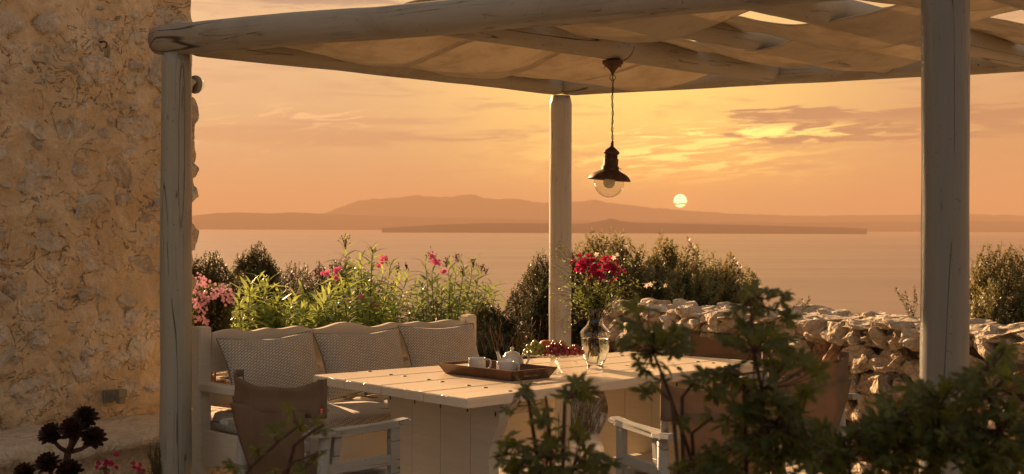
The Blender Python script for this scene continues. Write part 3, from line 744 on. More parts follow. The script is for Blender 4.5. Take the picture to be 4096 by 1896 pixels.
# woven fabric
m, b, pb = newmat('basket_weave_fabric'); M['weave'] = m
co = coords(b, 'UV', (1, 1, 1), (0, 0, R(28)))
br = b.n('ShaderNodeTexBrick'); b.L(co, br.inputs['Vector']); br.offset = .5; br.inputs['Scale'].default_value = 1.0
br.inputs['Mortar Size'].default_value = .0019; br.inputs['Mortar Smooth'].default_value = .25; br.inputs['Brick Width'].default_value = .026; br.inputs['Row Height'].default_value = .0115
br.inputs['Color1'].default_value = (.62, .58, .50, 1); br.inputs['Color2'].default_value = (.54, .50, .43, 1); br.inputs['Mortar'].default_value = (.18, .155, .12, 1)
co2 = coords(b, 'UV', (1, 1, 1), (0, 0, R(-62)))
wv = b.n('ShaderNodeTexWave', bands_direction='X'); b.L(co2, wv.inputs[0]); wv.inputs['Scale'].default_value = 85; 
c = b.mix(b.m('MULTIPLY', wv.outputs['Fac'], .35), br.outputs['Color'], (.20, .17, .13))
g = b.n('ShaderNodeNewGeometry'); c = b.mix(b.rng(b.noise(g.outputs['Position'], 9, 4, .6), .45, .75, 0, .25), c, (.30, .25, .19))
b.L(c, pb.inputs['Base Color']); pb.inputs['Roughness'].default_value = .9; pb.inputs['Sheen Weight'].default_value = .15
bump(b, pb, br.outputs['Fac'], .0015, -.5)
m, b, pb = newmat('dark_piping'); M['piping'] = m; pb.inputs['Base Color'].default_value = (.16, .13, .10, 1); pb.inputs['Roughness'].default_value = .9

def cushion(name, corners, th, label, cat, seed, n=30, pinch=.03, group=None, fold=.011, pipe=False):
    """corners TL TR BR BL of the face seen; bulges th both ways"""
    TL, TR, BR_, BL_ = [Vector(c) for c in corners]; nrm = ((TR - TL).cross(BL_ - TL)).normalized() * -1
    if nrm.dot(CAMP - TL) < 0: nrm = -nrm
    ctr = (TL + TR + BR_ + BL_) / 4; w = ((TR - TL).length + (BR_ - BL_).length) / 2; h = ((BL_ - TL).length + (BR_ - TR).length) / 2
    V, Fs, UV = [], [], []
    for side in (1, -1):
        for j in range(n + 1):
            v = j / n
            for i in range(n + 1):
                u = i / n; p = TL.lerp(TR, u).lerp(BL_.lerp(BR_, u), v)
                eu, ev = abs(2 * u - 1), abs(2 * v - 1)
                pin = pinch * ((1 - ev ** 2) * (eu ** 6)); p += (ctr - p).normalized() * pin * 1.0
                pin2 = pinch * ((1 - eu ** 2) * (ev ** 6)); p += (ctr - p).normalized() * pin2
                f = (max(0, 1 - eu ** 2.6) ** .55) * (max(0, 1 - ev ** 2.6) ** .55)
                wr = fold * fbm((u * 4 + seed, v * 3, seed), 3) * 1.2 + fold * 1.6 * mn.noise(Vector((u * 11 + seed, v * 2.2, 3))) * (ev ** 2)
                V.append(p + nrm * side * (th * f) + nrm * (wr * f if side > 0 else 0)); UV.append((u * w, v * h))
        o = 0 if side > 0 else (n + 1) ** 2
        for j in range(n):
            for i in range(n):
                a = o + j * (n + 1) + i; Fs.append((a, a + 1, a + n + 2, a + n + 1) if side > 0 else (a, a + n + 1, a + n + 2, a + 1))
    T = root(name, ctr, 0, label, cat, group)
    me = mesh('cover', V, Fs, M['weave'], True); uv = me.uv_layers.new(name='UVMap')
    for l in me.loops: uv.data[l.index].uv = UV[l.vertex_index]
    link('cover', me, T)
    rim = [V[i] for i in range(n + 1)] + [V[(j + 1) * (n + 1) + n] for j in range(n)] + [V[n * (n + 1) + n - 1 - i] for i in range(n)] + [V[(n - 1 - j) * (n + 1)] for j in range(n)]
    link('piping', mesh('piping', *tube_vf(rim, .0035, 6, False), M['weave'], True), T)
    return T
def bpt(px, py, off): return on_v(px, py, BL + bf * off, bd)
G = 'patterned back cushions on the bench'
cushion('cushion', [bpt(866, 1356, .11), bpt(1252, 1322, .11), bpt(1308, 1606, .24), bpt(934, 1640, .24)], .075, 'patterned cushion at the left end of the bench, behind the near canvas chair', 'cushion', 1.0, group=G)
cushion('cushion', [bpt(1253, 1334, .11), bpt(1597, 1309, .11), bpt(1648, 1562, .24), bpt(1312, 1602, .24)], .072, 'patterned middle cushion on the bench between two others', 'cushion', 2.0, group=G)
cushion('cushion', [bpt(1592, 1304, .11), bpt(1893, 1292, .11), bpt(1946, 1530, .24), bpt(1655, 1560, .24)], .072, 'patterned cushion at the far end of the bench, nearest the tray', 'cushion', 3.0, group=G)
# seat pads: rounded slabs
def seatpad(x0, x1, label, seed):
    T = root('seat_cushion', bw @ Vector(((x0 + x1) / 2, -.3, .416)), 0, label, 'seat cushion', 'patterned seat pads on the bench')
    n = 40; prof = []  # rounded section around the perimeter
    V, Fs, UV = [], [], []; hw, hd_, th = (x1 - x0) / 2, (sdp + .01) / 2, .052
    secs = [(-.030, -th), (-.006, -th * .8), (0, -th * .35), (.0, -.004), (-.004, 0), (.0, .004), (0, th * .35), (-.006, th * .8), (-.03, th), (-.09, th * 1.12), (-.16, th * 1.18)]
    def per(t):
        P_ = 4 * (hw + hd_); s = t * P_; c_ = [(-hw, -hd_), (hw, -hd_), (hw, hd_), (-hw, hd_)]
        for (ax, ay), (bx, by) in zip(c_, c_[1:] + c_[:1]):
            L_ = abs(bx - ax) + abs(by - ay)
            if s <= L_: q = s / L_; return ax + (bx - ax) * q, ay + (by - ay) * q
            s -= L_
        return c_[0]
    NN = 96
    for k in range(NN):
        x, y = per(k / NN); rc = .035; cx = max(-hw + rc, min(hw - rc, x)); cy = max(-hd_ + rc, min(hd_ - rc, y))
        d = Vector((x - cx, y - cy)); 
        if d.length > rc: x, y = (Vector((cx, cy)) + d.normalized() * rc)
        for (o, z) in secs:
            kx = (abs(x) + o) / max(abs(x), 1e-4) if abs(x) > .02 else 1; ky = (abs(y) + o) / max(abs(y), 1e-4) if abs(y) > .02 else 1
            xx = x * max(kx, 0) if hw - abs(x) < rc + .001 or abs(o) > 0 and abs(x) / hw > abs(y) / hd_ else x; yy = y * max(ky, 0) if abs(y) / hd_ >= abs(x) / hw or hd_ - abs(y) < rc else y
            wz = .004 * fbm((xx * 9 + seed, yy * 9, seed), 3)
            V.append(bw @ Vector(((x0 + x1) / 2 + xx, -.345 + yy, .488 + z + wz))); UV.append((xx + z * .8, yy + z * .8))
    ns_ = len(secs)
    for k in range(NN):
        k2 = (k + 1) % NN
        for j in range(ns_ - 1): Fs.append((k * ns_ + j, k2 * ns_ + j, k2 * ns_ + j + 1, k * ns_ + j + 1))
    V.append(bw @ Vector(((x0 + x1) / 2, -.345, .488 + th * 1.25))); UV.append((0, 0)); ci = len(V) - 1
    for k in range(NN): Fs.append((k * ns_ + ns_ - 1, ((k + 1) % NN) * ns_ + ns_ - 1, ci))
    me = mesh('cover', V, Fs, M['weave'], True); uv = me.uv_layers.new(name='UVMap')
    for l in me.loops: uv.data[l.index].uv = UV[l.vertex_index]
    link('cover', me, T)
    rim = [V[k * ns_ + 4] for k in range(NN)] ; rim.append(rim[0])
    link('piping', mesh('piping', *tube_vf([p + (p - (bw @ Vector(((x0 + x1) / 2, -.345, .47)))).normalized() * .003 for p in rim], .003, 5, False), M['piping'], True), T)
seatpad(.045, LB * .5 - .004, 'flat patterned seat pad at the left half of the bench, with a bright sun streak', 1)
seatpad(LB * .5 + .004, LB - .045, 'flat patterned seat pad on the far half of the bench under the table edge', 2)

# ================================================================ canvas chairs
m, b, pb = newmat('brown_canvas'); M['canvas'] = m
co = coords(b, 'Object', (1, 1, 1)); ck = b.n('ShaderNodeTexChecker'); b.L(co, ck.inputs[0]); ck.inputs['Scale'].default_value = 420
g = b.n('ShaderNodeNewGeometry'); n_ = b.noise(g.outputs['Position'], 8, 5, .6, .3)
c = b.mix(b.rng(n_, .4, .7), (.235, .165, .105), (.19, .13, .08)); c = b.mix(b.m('MULTIPLY', ck.outputs['Fac'], .22), c, (.10, .07, .045))
b.L(c, pb.inputs['Base Color']); pb.inputs['Roughness'].default_value = .8
tr = b.n('ShaderNodeBsdfTranslucent'); b.L(b.mix(.5, c, (.30, .18, .10)), tr.inputs[0]); mx = b.n('ShaderNodeMixShader'); mx.inputs[0].default_value = .33
om = m.node_tree.nodes['Material Output']; b.L(pb.outputs[0], mx.inputs[1]); b.L(tr.outputs[0], mx.inputs[2]); b.L(mx.outputs[0], om.inputs['Surface'])
bump(b, pb, b.noise(co, 300, 2, .5), .001, .5)
m, b, pb = newmat('red_label'); M['red'] = m; pb.inputs['Base Color'].default_value = (.42, .025, .018, 1); pb.inputs['Roughness'].default_value = .7
m, b, pb = newmat('white_print'); M['white'] = m; pb.inputs['Base Color'].default_value = (.7, .66, .6, 1)
CH = {}
def chair_meshes():
    W_ = .265; d = {}
    def bx(c, s, bev=.004, rot=None):
        bm = bmesh.new(); bm_box(bm, c, s, rot, bev); return bm
    P_ = []
    for s in (-1, 1):
        x = s * W_
        # shaped arm
        out = [(-.024, .0), (.030, -.004), (.034, .06), (.034, .13), (.020, .17), (.020, .44), (.028, .50), (.030, .565), (-.024, .57), (-.026, .40), (-.026, .10)]
        bm = bmesh.new(); vs = [bm.verts.new((x + s * a, y - .015, .640 - .012 * math.sin(math.pi * max(0, min(1, y / .57))))) for a, y in out]
        vt = [bm.verts.new((v.co.x, v.co.y, v.co.z + .027)) for v in vs]; f1 = bm.faces.new(vs); f2 = bm.faces.new(vt[::-1]); n = len(vs)
        for i in range(n): bm.faces.new((vs[i], vt[i], vt[(i + 1) % n], vs[(i + 1) % n]))
        bmesh.ops.bevel(bm, geom=list(set(f1.edges) | set(f2.edges)), offset=.006, segments=2, affect='EDGES'); bmesh.ops.triangulate(bm, faces=[f for f in bm.faces if len(f.verts) > 4])
        P_.append(('arm', from_bm('arm', bm, M['chair'])))
        P_.append(('leg', from_bm('leg', bx((x, .475, .318), (.032, .055, .64)), M['chair'])))
        V, Fs = tube_vf([(x, .085, .64), (x, .075, .45), (x, .045, .2), (x, .02, 0)], [.024, .026, .025, .019], 10); P_.append(('leg', mesh('leg', V, Fs, M['chair'], True)))
        P_.append(('brace', from_bm('brace', bx((x - s * .004, .135, .50), (.026, .04, .30), .003, Matrix.Rotation(-.16, 3, 'X')), M['chair'])))
        P_.append(('side_rail', from_bm('side_rail', bx((x, .27, .495), (.026, .40, .046)), M['chair'])))
        P_.append(('foot_rail', from_bm('foot_rail', bx((x, .25, .09), (.026, .46, .04)), M['chair'])))
        V, Fs = tube_vf([(x * 1.0, .07, .655), (x, .066, .75), (x, .060, .842)], [.017, .0165, .015], 10); P_.append(('back_upright', mesh('back_upright', V, Fs, M['chair'], True)))
    P_.append(('cross_rail', from_bm('cross_rail', bx((0, .44, .43), (2 * W_, .025, .045)), M['chair'])))
    P_.append(('cross_rail', from_bm('cross_rail', bx((0, .09, .40), (2 * W_, .025, .04)), M['chair'])))
    # back canvas
    V, Fs = [], []; nu, nz = 40, 8
    for i in range(nu + 1):
        w = -1 + 2 * i / nu; e = 1 - w * w
        for j in range(nz + 1):
            v = j / nz; z = .712 + .003 * math.sin(w * 9) + (.862 - .712 + .01 * (abs(w) ** 6) - .036 * e ** .8) * v
            V.append((w * (W_ + .021), .07 - .055 * e ** .8 + .021 * (-1) * (1 - abs(w) ** 12) * 0 - .021 - (.004 * math.sin(v * 9)), z))
    for i in range(nu):
        for j in range(nz):
            a = i * (nz + 1) + j; Fs.append((a, a + nz + 1, a + nz + 2, a + 1))
    for s in (-1, 1):     # sleeves round the uprights
        o = len(V)
        for j in range(nz + 1):
            for k in range(9):
                an = math.pi * k / 8 - math.pi / 2; V.append((s * (W_ + .021 * math.cos(an)), .066 + .021 * math.sin(an) * 1.0, .712 + (.872 - .712) * j / nz))
        for j in range(nz):
            for k in range(8): a = o + j * 9 + k; Fs.append((a, a + 9, a + 10, a + 1))
    P_.append(('back_canvas', mesh('back_canvas', V, Fs, M['canvas'], True)))
    V, Fs = [], []; nu, nv = 14, 30
    for j in range(nv + 1):
        t = j / nv
        if t < .55: q = t / .55; z = .74 - .32 * q; y = .0 + .02 * q + .05 * q * q; hw = .245 - .055 * min(1, q * 1.25) + .02 * max(0, q - .75)
        else: q = (t - .55) / .45; z = .42 - .02 * math.sin(math.pi * q) + .03 * q; y = .07 + .40 * q; hw = .195 + .03 * q
        for i in range(nu + 1):
            w = -1 + 2 * i / nu; V.append((w * hw, y - .028 * (1 - w * w) * (t < .55) * math.sin(math.pi * min(1, t / .55)), z - .02 * (1 - w * w) * (t >= .5)))
    for j in range(nv):
        for i in range(nu): a = j * (nu + 1) + i; Fs.append((a, a + 1, a + nu + 2, a + nu + 1))
    P_.append(('sling_seat', mesh('sling_seat', V, Fs, M['canvas'], True)))
    return P_
CHP = chair_meshes()
def chair(origin, fdir, label, tag_=False):
    f = Vector((*fdir, 0)).normalized(); rz = math.atan2(-f.x, f.y)
    T = root('canvas_chair', (origin[0], origin[1], 0), rz, label, 'chair', 'wooden armchairs with brown canvas around the table')
    for nme, me in CHP:
        o = bpy.data.objects.new(nme, me); COL.objects.link(o); o.parent = T
        if nme in ('back_canvas', 'sling_seat'):
            md = o.modifiers.new('thick', 'SOLIDIFY'); md.thickness = .003
    if tag_:
        mw = wm(T) @ Matrix.Translation((.289, .045, .742)) @ Matrix.Rotation(R(-20), 4, 'Z')
        tg = box('care_label', (0, 0, 0), (.004, .014, .030), M['red'], T, mw=mw, bev=0)
        for k in range(4): box('print', (.0028, 0, -.010 + k * .0066), (.0008, .007, .0022), M['white'], tg, mw=mw, bev=0)
    return T
# rear edge of the arms, mid of the chair width
c1l = Vector((-1.225, 6.12, 0)); c1r = Vector((-.813, 5.737, 0)); c1 = (c1l + c1r) / 2
chair((c1.x, c1.y), (.66, .751), 'brown canvas armchair in shadow at the near end of the table before the bench', True)
c2 = on_z(2690, 1745, .655); f2 = Vector((-.357, .934, 0)).normalized(); r2 = Vector((f2.y, -f2.x, 0)); o2 = c2 + r2 * .265
chair((o2.x, o2.y), (f2.x, f2.y), 'canvas armchair on the near long side of the table, its grey arm catching sunlight')
c3 = Vector((1.50, 6.93, 0)); chair((c3.x, c3.y), (-.62, .785), 'canvas armchair beside the tall stone wall, right of the table behind the leafy plants')
c4 = Vector((1.25, 8.33, 0)); f4 = Vector((-.66, -.751, 0)).normalized(); c4 -= f4 * .07
chair((c4.x, c4.y), (f4.x, f4.y), 'canvas armchair at the far end of the table, its back showing above the tabletop')

# ================================================================ tray, cups, teapot
m, b, pb = newmat('dark_stained_wood'); M['tray'] = m
mp = coords(b, 'Object', (3, 40, 40)); n_ = b.noise(mp, 1.6, 5, .65, .6); n2_ = b.noise(coords(b, 'Object'), 18, 3, .6)
b.L(b.mix(b.rng(n2_, .5, .7, 0, .5), b.mix(b.rng(n_, .35, .65), (.155, .075, .034), (.075, .036, .017)), (.05, .02, .01)), pb.inputs['Base Color']); pb.inputs['Roughness'].default_value = .38
bump(b, pb, n_, .002, .5)
m, b, pb = newmat('glazed_white_china'); M['china'] = m; pb.inputs['Base Color'].default_value = (.60, .585, .54, 1); pb.inputs['Roughness'].default_value = .14; pb.inputs['Coat Weight'].default_value = .4
tl = on_z(1782, 1494, TT); tf = on_z(2050, 1526, TT); ta = (tf - tl).normalized(); tb_ = Vector((-ta.y, ta.x, 0)); tL = (tf - tl).length; tW = .245
tc = tl + ta * tL / 2 + tb_ * tW / 2; tmw = frame((tc.x, tc.y, TT + .0006), ta)
TR_ = root('serving_tray', (tc.x, tc.y, TT), 0, 'dark wooden serving tray with slanting sides and slot handles, holding the tea things', 'tray')
box('base', (0, 0, .005), (tL - .004, tW - .004, .009), M['tray'], TR_, mw=tmw, bev=.001)
def slant(name, L_, side, axis, slot):
    th = .010; h = .052; fl = .030
    # wall polygon in local (along, up) with flare, made as a sheet with thickness; optional slot
    xs = [-L_ / 2, -.055, -.042, .042, .055, L_ / 2] if slot else [-L_ / 2, L_ / 2]
    V, Fs = [], []
    def P_(x, v): return (x * (1 + 2 * fl / L_ * v), v)
    us = sorted(set([-L_ / 2, -.058, -.05, .05, .058, L_ / 2])) if slot else [-L_ / 2, L_ / 2]; vs = [0, .36, .74, 1.0] if slot else [0, 1]
    bm = bmesh.new(); grid = {}
    for i, u_ in enumerate(us):
        for j, v_ in enumerate(vs):
            for k, t_ in enumerate((0, th)):
                x = u_ * (1 + (2 * fl / L_) * v_ * (abs(u_) > .06 or not slot)); y = fl * v_ - t_; z = h * v_
                q = Vector((x, y, z)); 
                if axis == 'x': w = Vector((q.x, side * (tW / 2 + q.y), q.z))
                else: w = Vector((side * (tL / 2 + q.y), q.x, q.z))
                grid[i, j, k] = bm.verts.new(w)
    hole = lambda i, j: slot and 1 <= i <= 3 and j == 1
    nu, nv = len(us) - 1, len(vs) - 1
    for i in range(nu):
        for j in range(nv):
            if hole(i, j): continue
            for k in (0, 1): bm.faces.new([grid[i, j, k], grid[i + 1, j, k], grid[i + 1, j + 1, k], grid[i, j + 1, k]])
            for (di, dj, e) in ((0, -1, ((i, j), (i + 1, j))), (0, 1, ((i, j + 1), (i + 1, j + 1))), (-1, 0, ((i, j), (i, j + 1))), (1, 0, ((i + 1, j), (i + 1, j + 1)))):
                ii, jj = i + di, j + dj
                if ii < 0 or jj < 0 or ii >= nu or jj >= nv or hole(ii, jj): bm.faces.new([grid[(*e[0], 0)], grid[(*e[1], 0)], grid[(*e[1], 1)], grid[(*e[0], 1)]])
    link(name, from_bm(name, bm, M['tray']), TR_, tmw)
slant('side', tL, -1, 'x', False); slant('side', tL, 1, 'x', False); slant('handle_side', tW, 1, 'y', True); slant('handle_side', tW, -1, 'y', True)
TZ = TT + .0105
def mug(pos, hdir, label):
    T = root('mug', (pos[0], pos[1], TZ), 0, label, 'mug', 'white mugs on the tray'); mw = Matrix.Translation((pos[0], pos[1], TZ)) @ Matrix.Rotation(hdir, 4, 'Z')
    r_ = .0445; h = .064
    prof = [(.0, .0), (.036, .0), (.038, .002), (.0425, .010), (r_, .02), (r_, h - .003), (r_ - .001, h), (r_ - .004, h), (r_ - .005, h - .004), (r_ - .006, .012), (.030, .007), (0.0, .006)]
    lathe('body', prof, M['china'], T, mw, 40)
    hp = [(r_ - .003, 0, .053), (r_ + .012, 0, .056), (r_ + .024, 0, .052), (r_ + .026, 0, .036), (r_ + .022, 0, .018), (r_ + .010, 0, .010), (r_ - .003, 0, .013)]
    hp = [Vector(p) for p in hp]; sm = []
    for i in range(len(hp) - 1):
        for q in np.linspace(0, 1, 5)[:-1]:
            p0, p1, p2, p3 = hp[max(i - 1, 0)], hp[i], hp[i + 1], hp[min(i + 2, len(hp) - 1)]
            sm.append(.5 * ((2 * p1) + (-p0 + p2) * q + (2 * p0 - 5 * p1 + 4 * p2 - p3) * q * q + (-p0 + 3 * p1 - 3 * p2 + p3) * q ** 3))
    sm.append(hp[-1]); link('handle', mesh('handle', *tube_vf(sm, .0042, 8), M['china'], True), T, mw)
    return T
mg1 = on_z(1908, 1481, TZ); mg2 = on_z(2022, 1497, TZ)
mug(mg1, R(-12), 'white mug at the left end of the tray'); mug(mg2, R(-18), 'white mug at the front of the tray before the teapot')
tpp = Vector((.003, 7.13, TZ)); T = root('teapot', tpp, 0, 'squat white china teapot with lid, spout to the left', 'teapot'); mw = Matrix.Translation(tpp) @ Matrix.Rotation(R(-14), 4, 'Z')
prof = [(0, 0), (.034, 0), (.036, .003), (.046, .014), (.0565, .032), (.059, .046), (.055, .062), (.046, .076), (.037, .084), (.036, .087), (.033, .087), (0, .086)]
lathe('body', prof, M['china'], T, mw, 40)
lathe('lid', [(.0385, .0868), (.039, .089), (.034, .094), (.020, .0995), (.009, .102), (.0055, .105), (.0055, .108), (.0105, .113), (.0115, .117), (.008, .121), (.003, .1225), (0, .125)], M['china'], T, mw, 32)
link('spout', mesh('spout', *tube_vf([(-.045, 0, .036), (-.058, 0, .042), (-.066, 0, .058), (-.0705, 0, .078), (-.078, 0, .098)], [.016, .0135, .0105, .008, .0065], 14), M['china'], True), T, mw)
link('handle', mesh('handle', *tube_vf([(.045, 0, .074), (.058, 0, .084), (.072, 0, .089), (.083, 0, .086), (.0865, 0, .072), (.082, 0, .053), (.071, 0, .034), (.056, 0, .022), (.044, 0, .020)], [.006, .006, .006, .006, .0058, .0055, .0052, .005, .005], 10), M['china'], True), T, mw)

# ================================================================ glass
def glassmat(name, col=(.97, .97, .94), rough=0.0):
    m, b, pb = newmat(name); pb.inputs['Base Color'].default_value = (*col, 1); pb.inputs['Transmission Weight'].default_value = 1.0
    pb.inputs['Roughness'].default_value = rough; pb.inputs['IOR'].default_value = 1.45; return m
M['glass'] = glassmat('clear_glass'); M['thin'] = bpy.data.materials.new('thin_clear_glass'); M['thin'].use_nodes = True; _b = NB(M['thin'].node_tree); _b.nt.nodes.remove(_b.nt.nodes['Principled BSDF']); _t = _b.n('ShaderNodeBsdfTransparent'); _b.put(_t.inputs[0], (.95, .95, .93)); _g = _b.n('ShaderNodeBsdfGlossy'); _g.inputs['Roughness'].default_value = .03; _l = _b.n('ShaderNodeLayerWeight'); _l.inputs[0].default_value = .5; _f = _b.m('ADD', _b.m('MULTIPLY', _b.m('POWER', _l.outputs['Facing'], 4.0), .5), .03); _x = _b.n('ShaderNodeMixShader'); _b.L(_f, _x.inputs[0]); _b.L(_t.outputs[0], _x.inputs[1]); _b.L(_g.outputs[0], _x.inputs[2]); _b.L(_x.outputs[0], _b.nt.nodes['Material Output'].inputs['Surface']); M['pressed'] = glassmat('pressed_glass', (.96, .96, .92), .05); _m = M['pressed']; _b = NB(_m.node_tree); _t = _b.n('ShaderNodeBsdfTransparent'); _b.put(_t.inputs[0], (.97, .97, .94)); _x = _b.n('ShaderNodeMixShader'); _x.inputs[0].default_value = .6; _b.L(_m.node_tree.nodes['Principled BSDF'].outputs[0], _x.inputs[1]); _b.L(_t.outputs[0], _x.inputs[2]); _b.L(_x.outputs[0], _m.node_tree.nodes['Material Output'].inputs['Surface']); M['water'] = glassmat('vase_water', (.93, .95, .84)); M['water'].node_tree.nodes['Principled BSDF'].inputs['IOR'].default_value = 1.33
vb = on_z(2381, 1474, TT + .0008); VT = root('glass_vase', vb, 0, 'clear glass urn vase half full of water, holding red flowers', 'vase'); mw = Matrix.Translation(vb)
outer = [(.0, .0), (.0425, .0), (.0435, .004), (.042, .022), (.043, .026), (.050, .036), (.061, .060), (.069, .090), (.0735, .125), (.0755, .155), (.077, .168), (.0805, .176), (.0815, .184), (.078, .192), (.066, .206), (.050, .222), (.041, .236), (.0385, .252), (.0405, .285), (.0435, .312), (.0445, .318)]
inner = [(.0425, .318), (.041, .305), (.0375, .282), (.0360, .252), (.0385, .237), (.048, .2225), (.064, .2055), (.0755, .191), (.0782, .184), (.0775, .177), (.0742, .167), (.0728, .155), (.0708, .125), (.0662, .090), (.058, .060), (.046, .0375), (.036, .030), (.0, .028)]
lathe('body', outer + inner, M['glass'], VT, mw, 56)
wat = [(r_ * .996, z) for r_, z in inner[::-1] if z < .16]; wat = [(0, .0285)] + wat[1:] + [(.0722, .160), (0, .160)]
lathe('water', wat, M['water'], VT, mw, 48)
cs = on_z(2215.5, 1494, TT + .0008); CT = root('cake_stand', cs, 0, 'pressed glass footed cake stand loaded with fruit', 'cake stand'); mw = Matrix.Translation(cs)
def fluted(prof, seg, nfl, amp):
    V, Fs = lathe_vf(prof, seg)
    V = [(x * (1 + amp * math.cos(nfl * math.atan2(y, x))), y * (1 + amp * math.cos(nfl * math.atan2(y, x))), z) for x, y, z in V]; return V, Fs
FL = lambda nm, VF: from_bm(nm, (lambda bm, vs: ([bm.faces.new([vs[i] for i in f]) for f in VF[1]], bmesh.ops.remove_doubles(bm, verts=bm.verts[:], dist=1e-5), bm)[2])(*(lambda bm: (bm, [bm.verts.new(v) for v in VF[0]]))(bmesh.new())), M['pressed'], True)
V, Fs = fluted([(.0, .002), (.040, .0), (.046, .003), (.0465, .006), (.038, .014), (.027, .028), (.021, .045), (.0185, .062), (.0185, .078), (.024, .083), (.0, .084)], 72, 9, .05); link('foot', FL('foot', (V, Fs)), CT, mw)
V, Fs = fluted([(.0, .0845), (.06, .085), (.12, .087), (.150, .0925), (.1585, .099), (.159, .102), (.153, .1015), (.146, .0965), (.118, .0925), (.06, .0905), (.0, .090)], 120, 30, .010); link('plate', FL('plate', (V, Fs)), CT, mw)
# fruit
def fruit_mat(name, c1, c2, sss=.25, rough=.35):
    m, b, pb = newmat(name); g = b.n('ShaderNodeNewGeometry'); n_ = b.noise(g.outputs['Position'], 60, 3, .6); r_ = rand(b)
    b.L(b.mix(b.m('MULTIPLY', b.m('ADD', r_, n_), .6), c1, c2), pb.inputs['Base Color']); pb.inputs['Roughness'].default_value = rough
    pb.inputs['Subsurface Weight'].default_value = sss; pb.inputs['Subsurface Radius'].default_value = (.02, .008, .004); pb.inputs['Subsurface Scale'].default_value = .5; return m
M['redgrape'] = fruit_mat('red_grape', (.50, .07, .05), (.22, .03, .04)); M['greengrape'] = fruit_mat('green_grape', (.42, .38, .06), (.30, .30, .05), .4)
M['peach'] = fruit_mat('peach_skin', (.55, .23, .06), (.42, .07, .04), .2, .6)
bm = bmesh.new(); bmesh.ops.create_icosphere(bm, subdivisions=3, radius=1); ico = {}
for k in ('redgrape', 'greengrape'):
    b2 = bm.copy(); ico[k] = from_bm('grape', b2, M[k], True)
bm.free()
PZ = TT + .0925
def bunch(cx, cy, rx, ry, h, n, mk, label, seed, gr=.0118):
    T = root('grape_bunch', cs + Vector((cx, cy, .092)), 0, label, 'grapes'); r_ = random.Random(seed); pts = []; t = 0
    while len(pts) < n and t < 20000:
        t += 1; a = r_.uniform(0, 2 * math.pi); q = math.sqrt(r_.random()); x = cx + rx * q * math.cos(a); y = cy + ry * q * math.sin(a)
        zmax = h * (1 - q ** 2); z = r_.uniform(0, 1) ** .7 * zmax + gr + .001; p = Vector((x, y, .092 + z))
        if any((p - o).length < gr * 1.72 for o in pts + ALLG): continue
        pts.append(p)
    for p in pts:
        s = gr * r_.uniform(.9, 1.08); mw = Matrix.Translation(cs + p) @ Matrix.Rotation(r_.uniform(0, 6), 4, 'X') @ Matrix.Diagonal((s, s, s * r_.uniform(1.0, 1.15), 1)); link('grape', ico[mk], T, mw)
    st = MB()
    for k in range(7):
        p = pts[r_.randrange(len(pts))]; st.tube([cs + Vector((cx, cy, .092 + h * .7)), cs + p.lerp(Vector((cx, cy, .092 + h)), .4), cs + p], .0014, 5)
    st.build('stalk', M['stalk'], T); ALLG.extend(pts)
m, b, pb = newmat('green_stalk'); M['stalk'] = m; pb.inputs['Base Color'].default_value = (.12, .10, .04, 1); pb.inputs['Roughness'].default_value = .7
ALLG = []
PCt = cs + Vector((-.045, .035, .092)); T = root('peach', PCt, 0, 'large blushed peach behind the red grapes on the stand', 'peach')
V, Fs = lathe_vf([(.0001, .0), (.018, .002), (.033, .014), (.0405, .032), (.0405, .046), (.034, .062), (.020, .071), (.006, .069), (.0001, .064)], 32)
V = [(x * (1 - .06 * math.exp(-((math.atan2(y, x) + 1.2) / .25) ** 2)), y, z) for x, y, z in V]; link('skin', mesh('skin', V, Fs, M['peach'], True), T, Matrix.Translation(PCt) @ Matrix.Rotation(.2, 4, 'Y'))
link('stem', mesh('stem', *tube_vf([PCt + Vector((.013, 0, .064)), PCt + Vector((.016, 0, .074))], .0015, 6), M['stalk']), T)
ALLG += [Vector((-.045 + .03 * math.cos(a), .035 + .03 * math.sin(a), .092 + z)) for a in np.linspace(0, 6, 8) for z in (.02, .045)]
bunch(-.095, -.005, .052, .07, .058, 62, 'greengrape', 'yellow green grapes at the left of the glass stand', 3)
bunch(.02, -.055, .085, .05, .052, 80, 'redgrape', 'red grapes piled at the front and middle of the glass stand', 4)
bunch(.105, .0, .040, .06, .034, 34, 'redgrape', 'small spill of red grapes at the right rim of the glass stand beside the vase', 5)
bunch(.025, .045, .055, .045, .06, 40, 'greengrape', 'green grapes behind the red ones, showing in the middle of the stand', 6)

# ================================================================ lamp
m, b, pb = newmat('rusty_iron'); M['rust'] = m
g = b.n('ShaderNodeNewGeometry'); n_ = b.noise(g.outputs['Position'], 45, 5, .7)
b.L(b.mix(b.rng(n_, .4, .65), (.055, .030, .020), (.13, .055, .028)), pb.inputs['Base Color']); pb.inputs['Roughness'].default_value = .6; pb.inputs['Metallic'].default_value = .35; bump(b, pb, n_, .001, .4)
LP = PA + uAC * 1.5 + uAB * 1.385; lz = 2.345; LT = root('pendant_lamp', (LP.x, LP.y, lz), 0, 'rusty iron pendant lantern with clear glass globe hanging on a chain under the pergola', 'pendant lamp')
B_ = Matrix.Translation((LP.x, LP.y, lz)); tilt = B_ @ Matrix.Translation((0, 0, -.42)) @ Matrix.Rotation(R(4.5), 4, 'Y')
lathe('canopy', [(.0, .0), (.0535, .0), (.0545, -.004), (.0545, -.014), (.050, -.018), (.046, -.020), (.044, -.024), (.030, -.034), (.017, -.048), (.011, -.058), (.006, -.066), (.005, -.073), (0, -.073)], M['rust'], LT, B_, 32)
for a in (.4, 2.5, 4.4): box('screw', (.046 * math.cos(a), .046 * math.sin(a), -.026), (.006, .006, .012), M['rust'], LT, mw=B_, bev=.001)
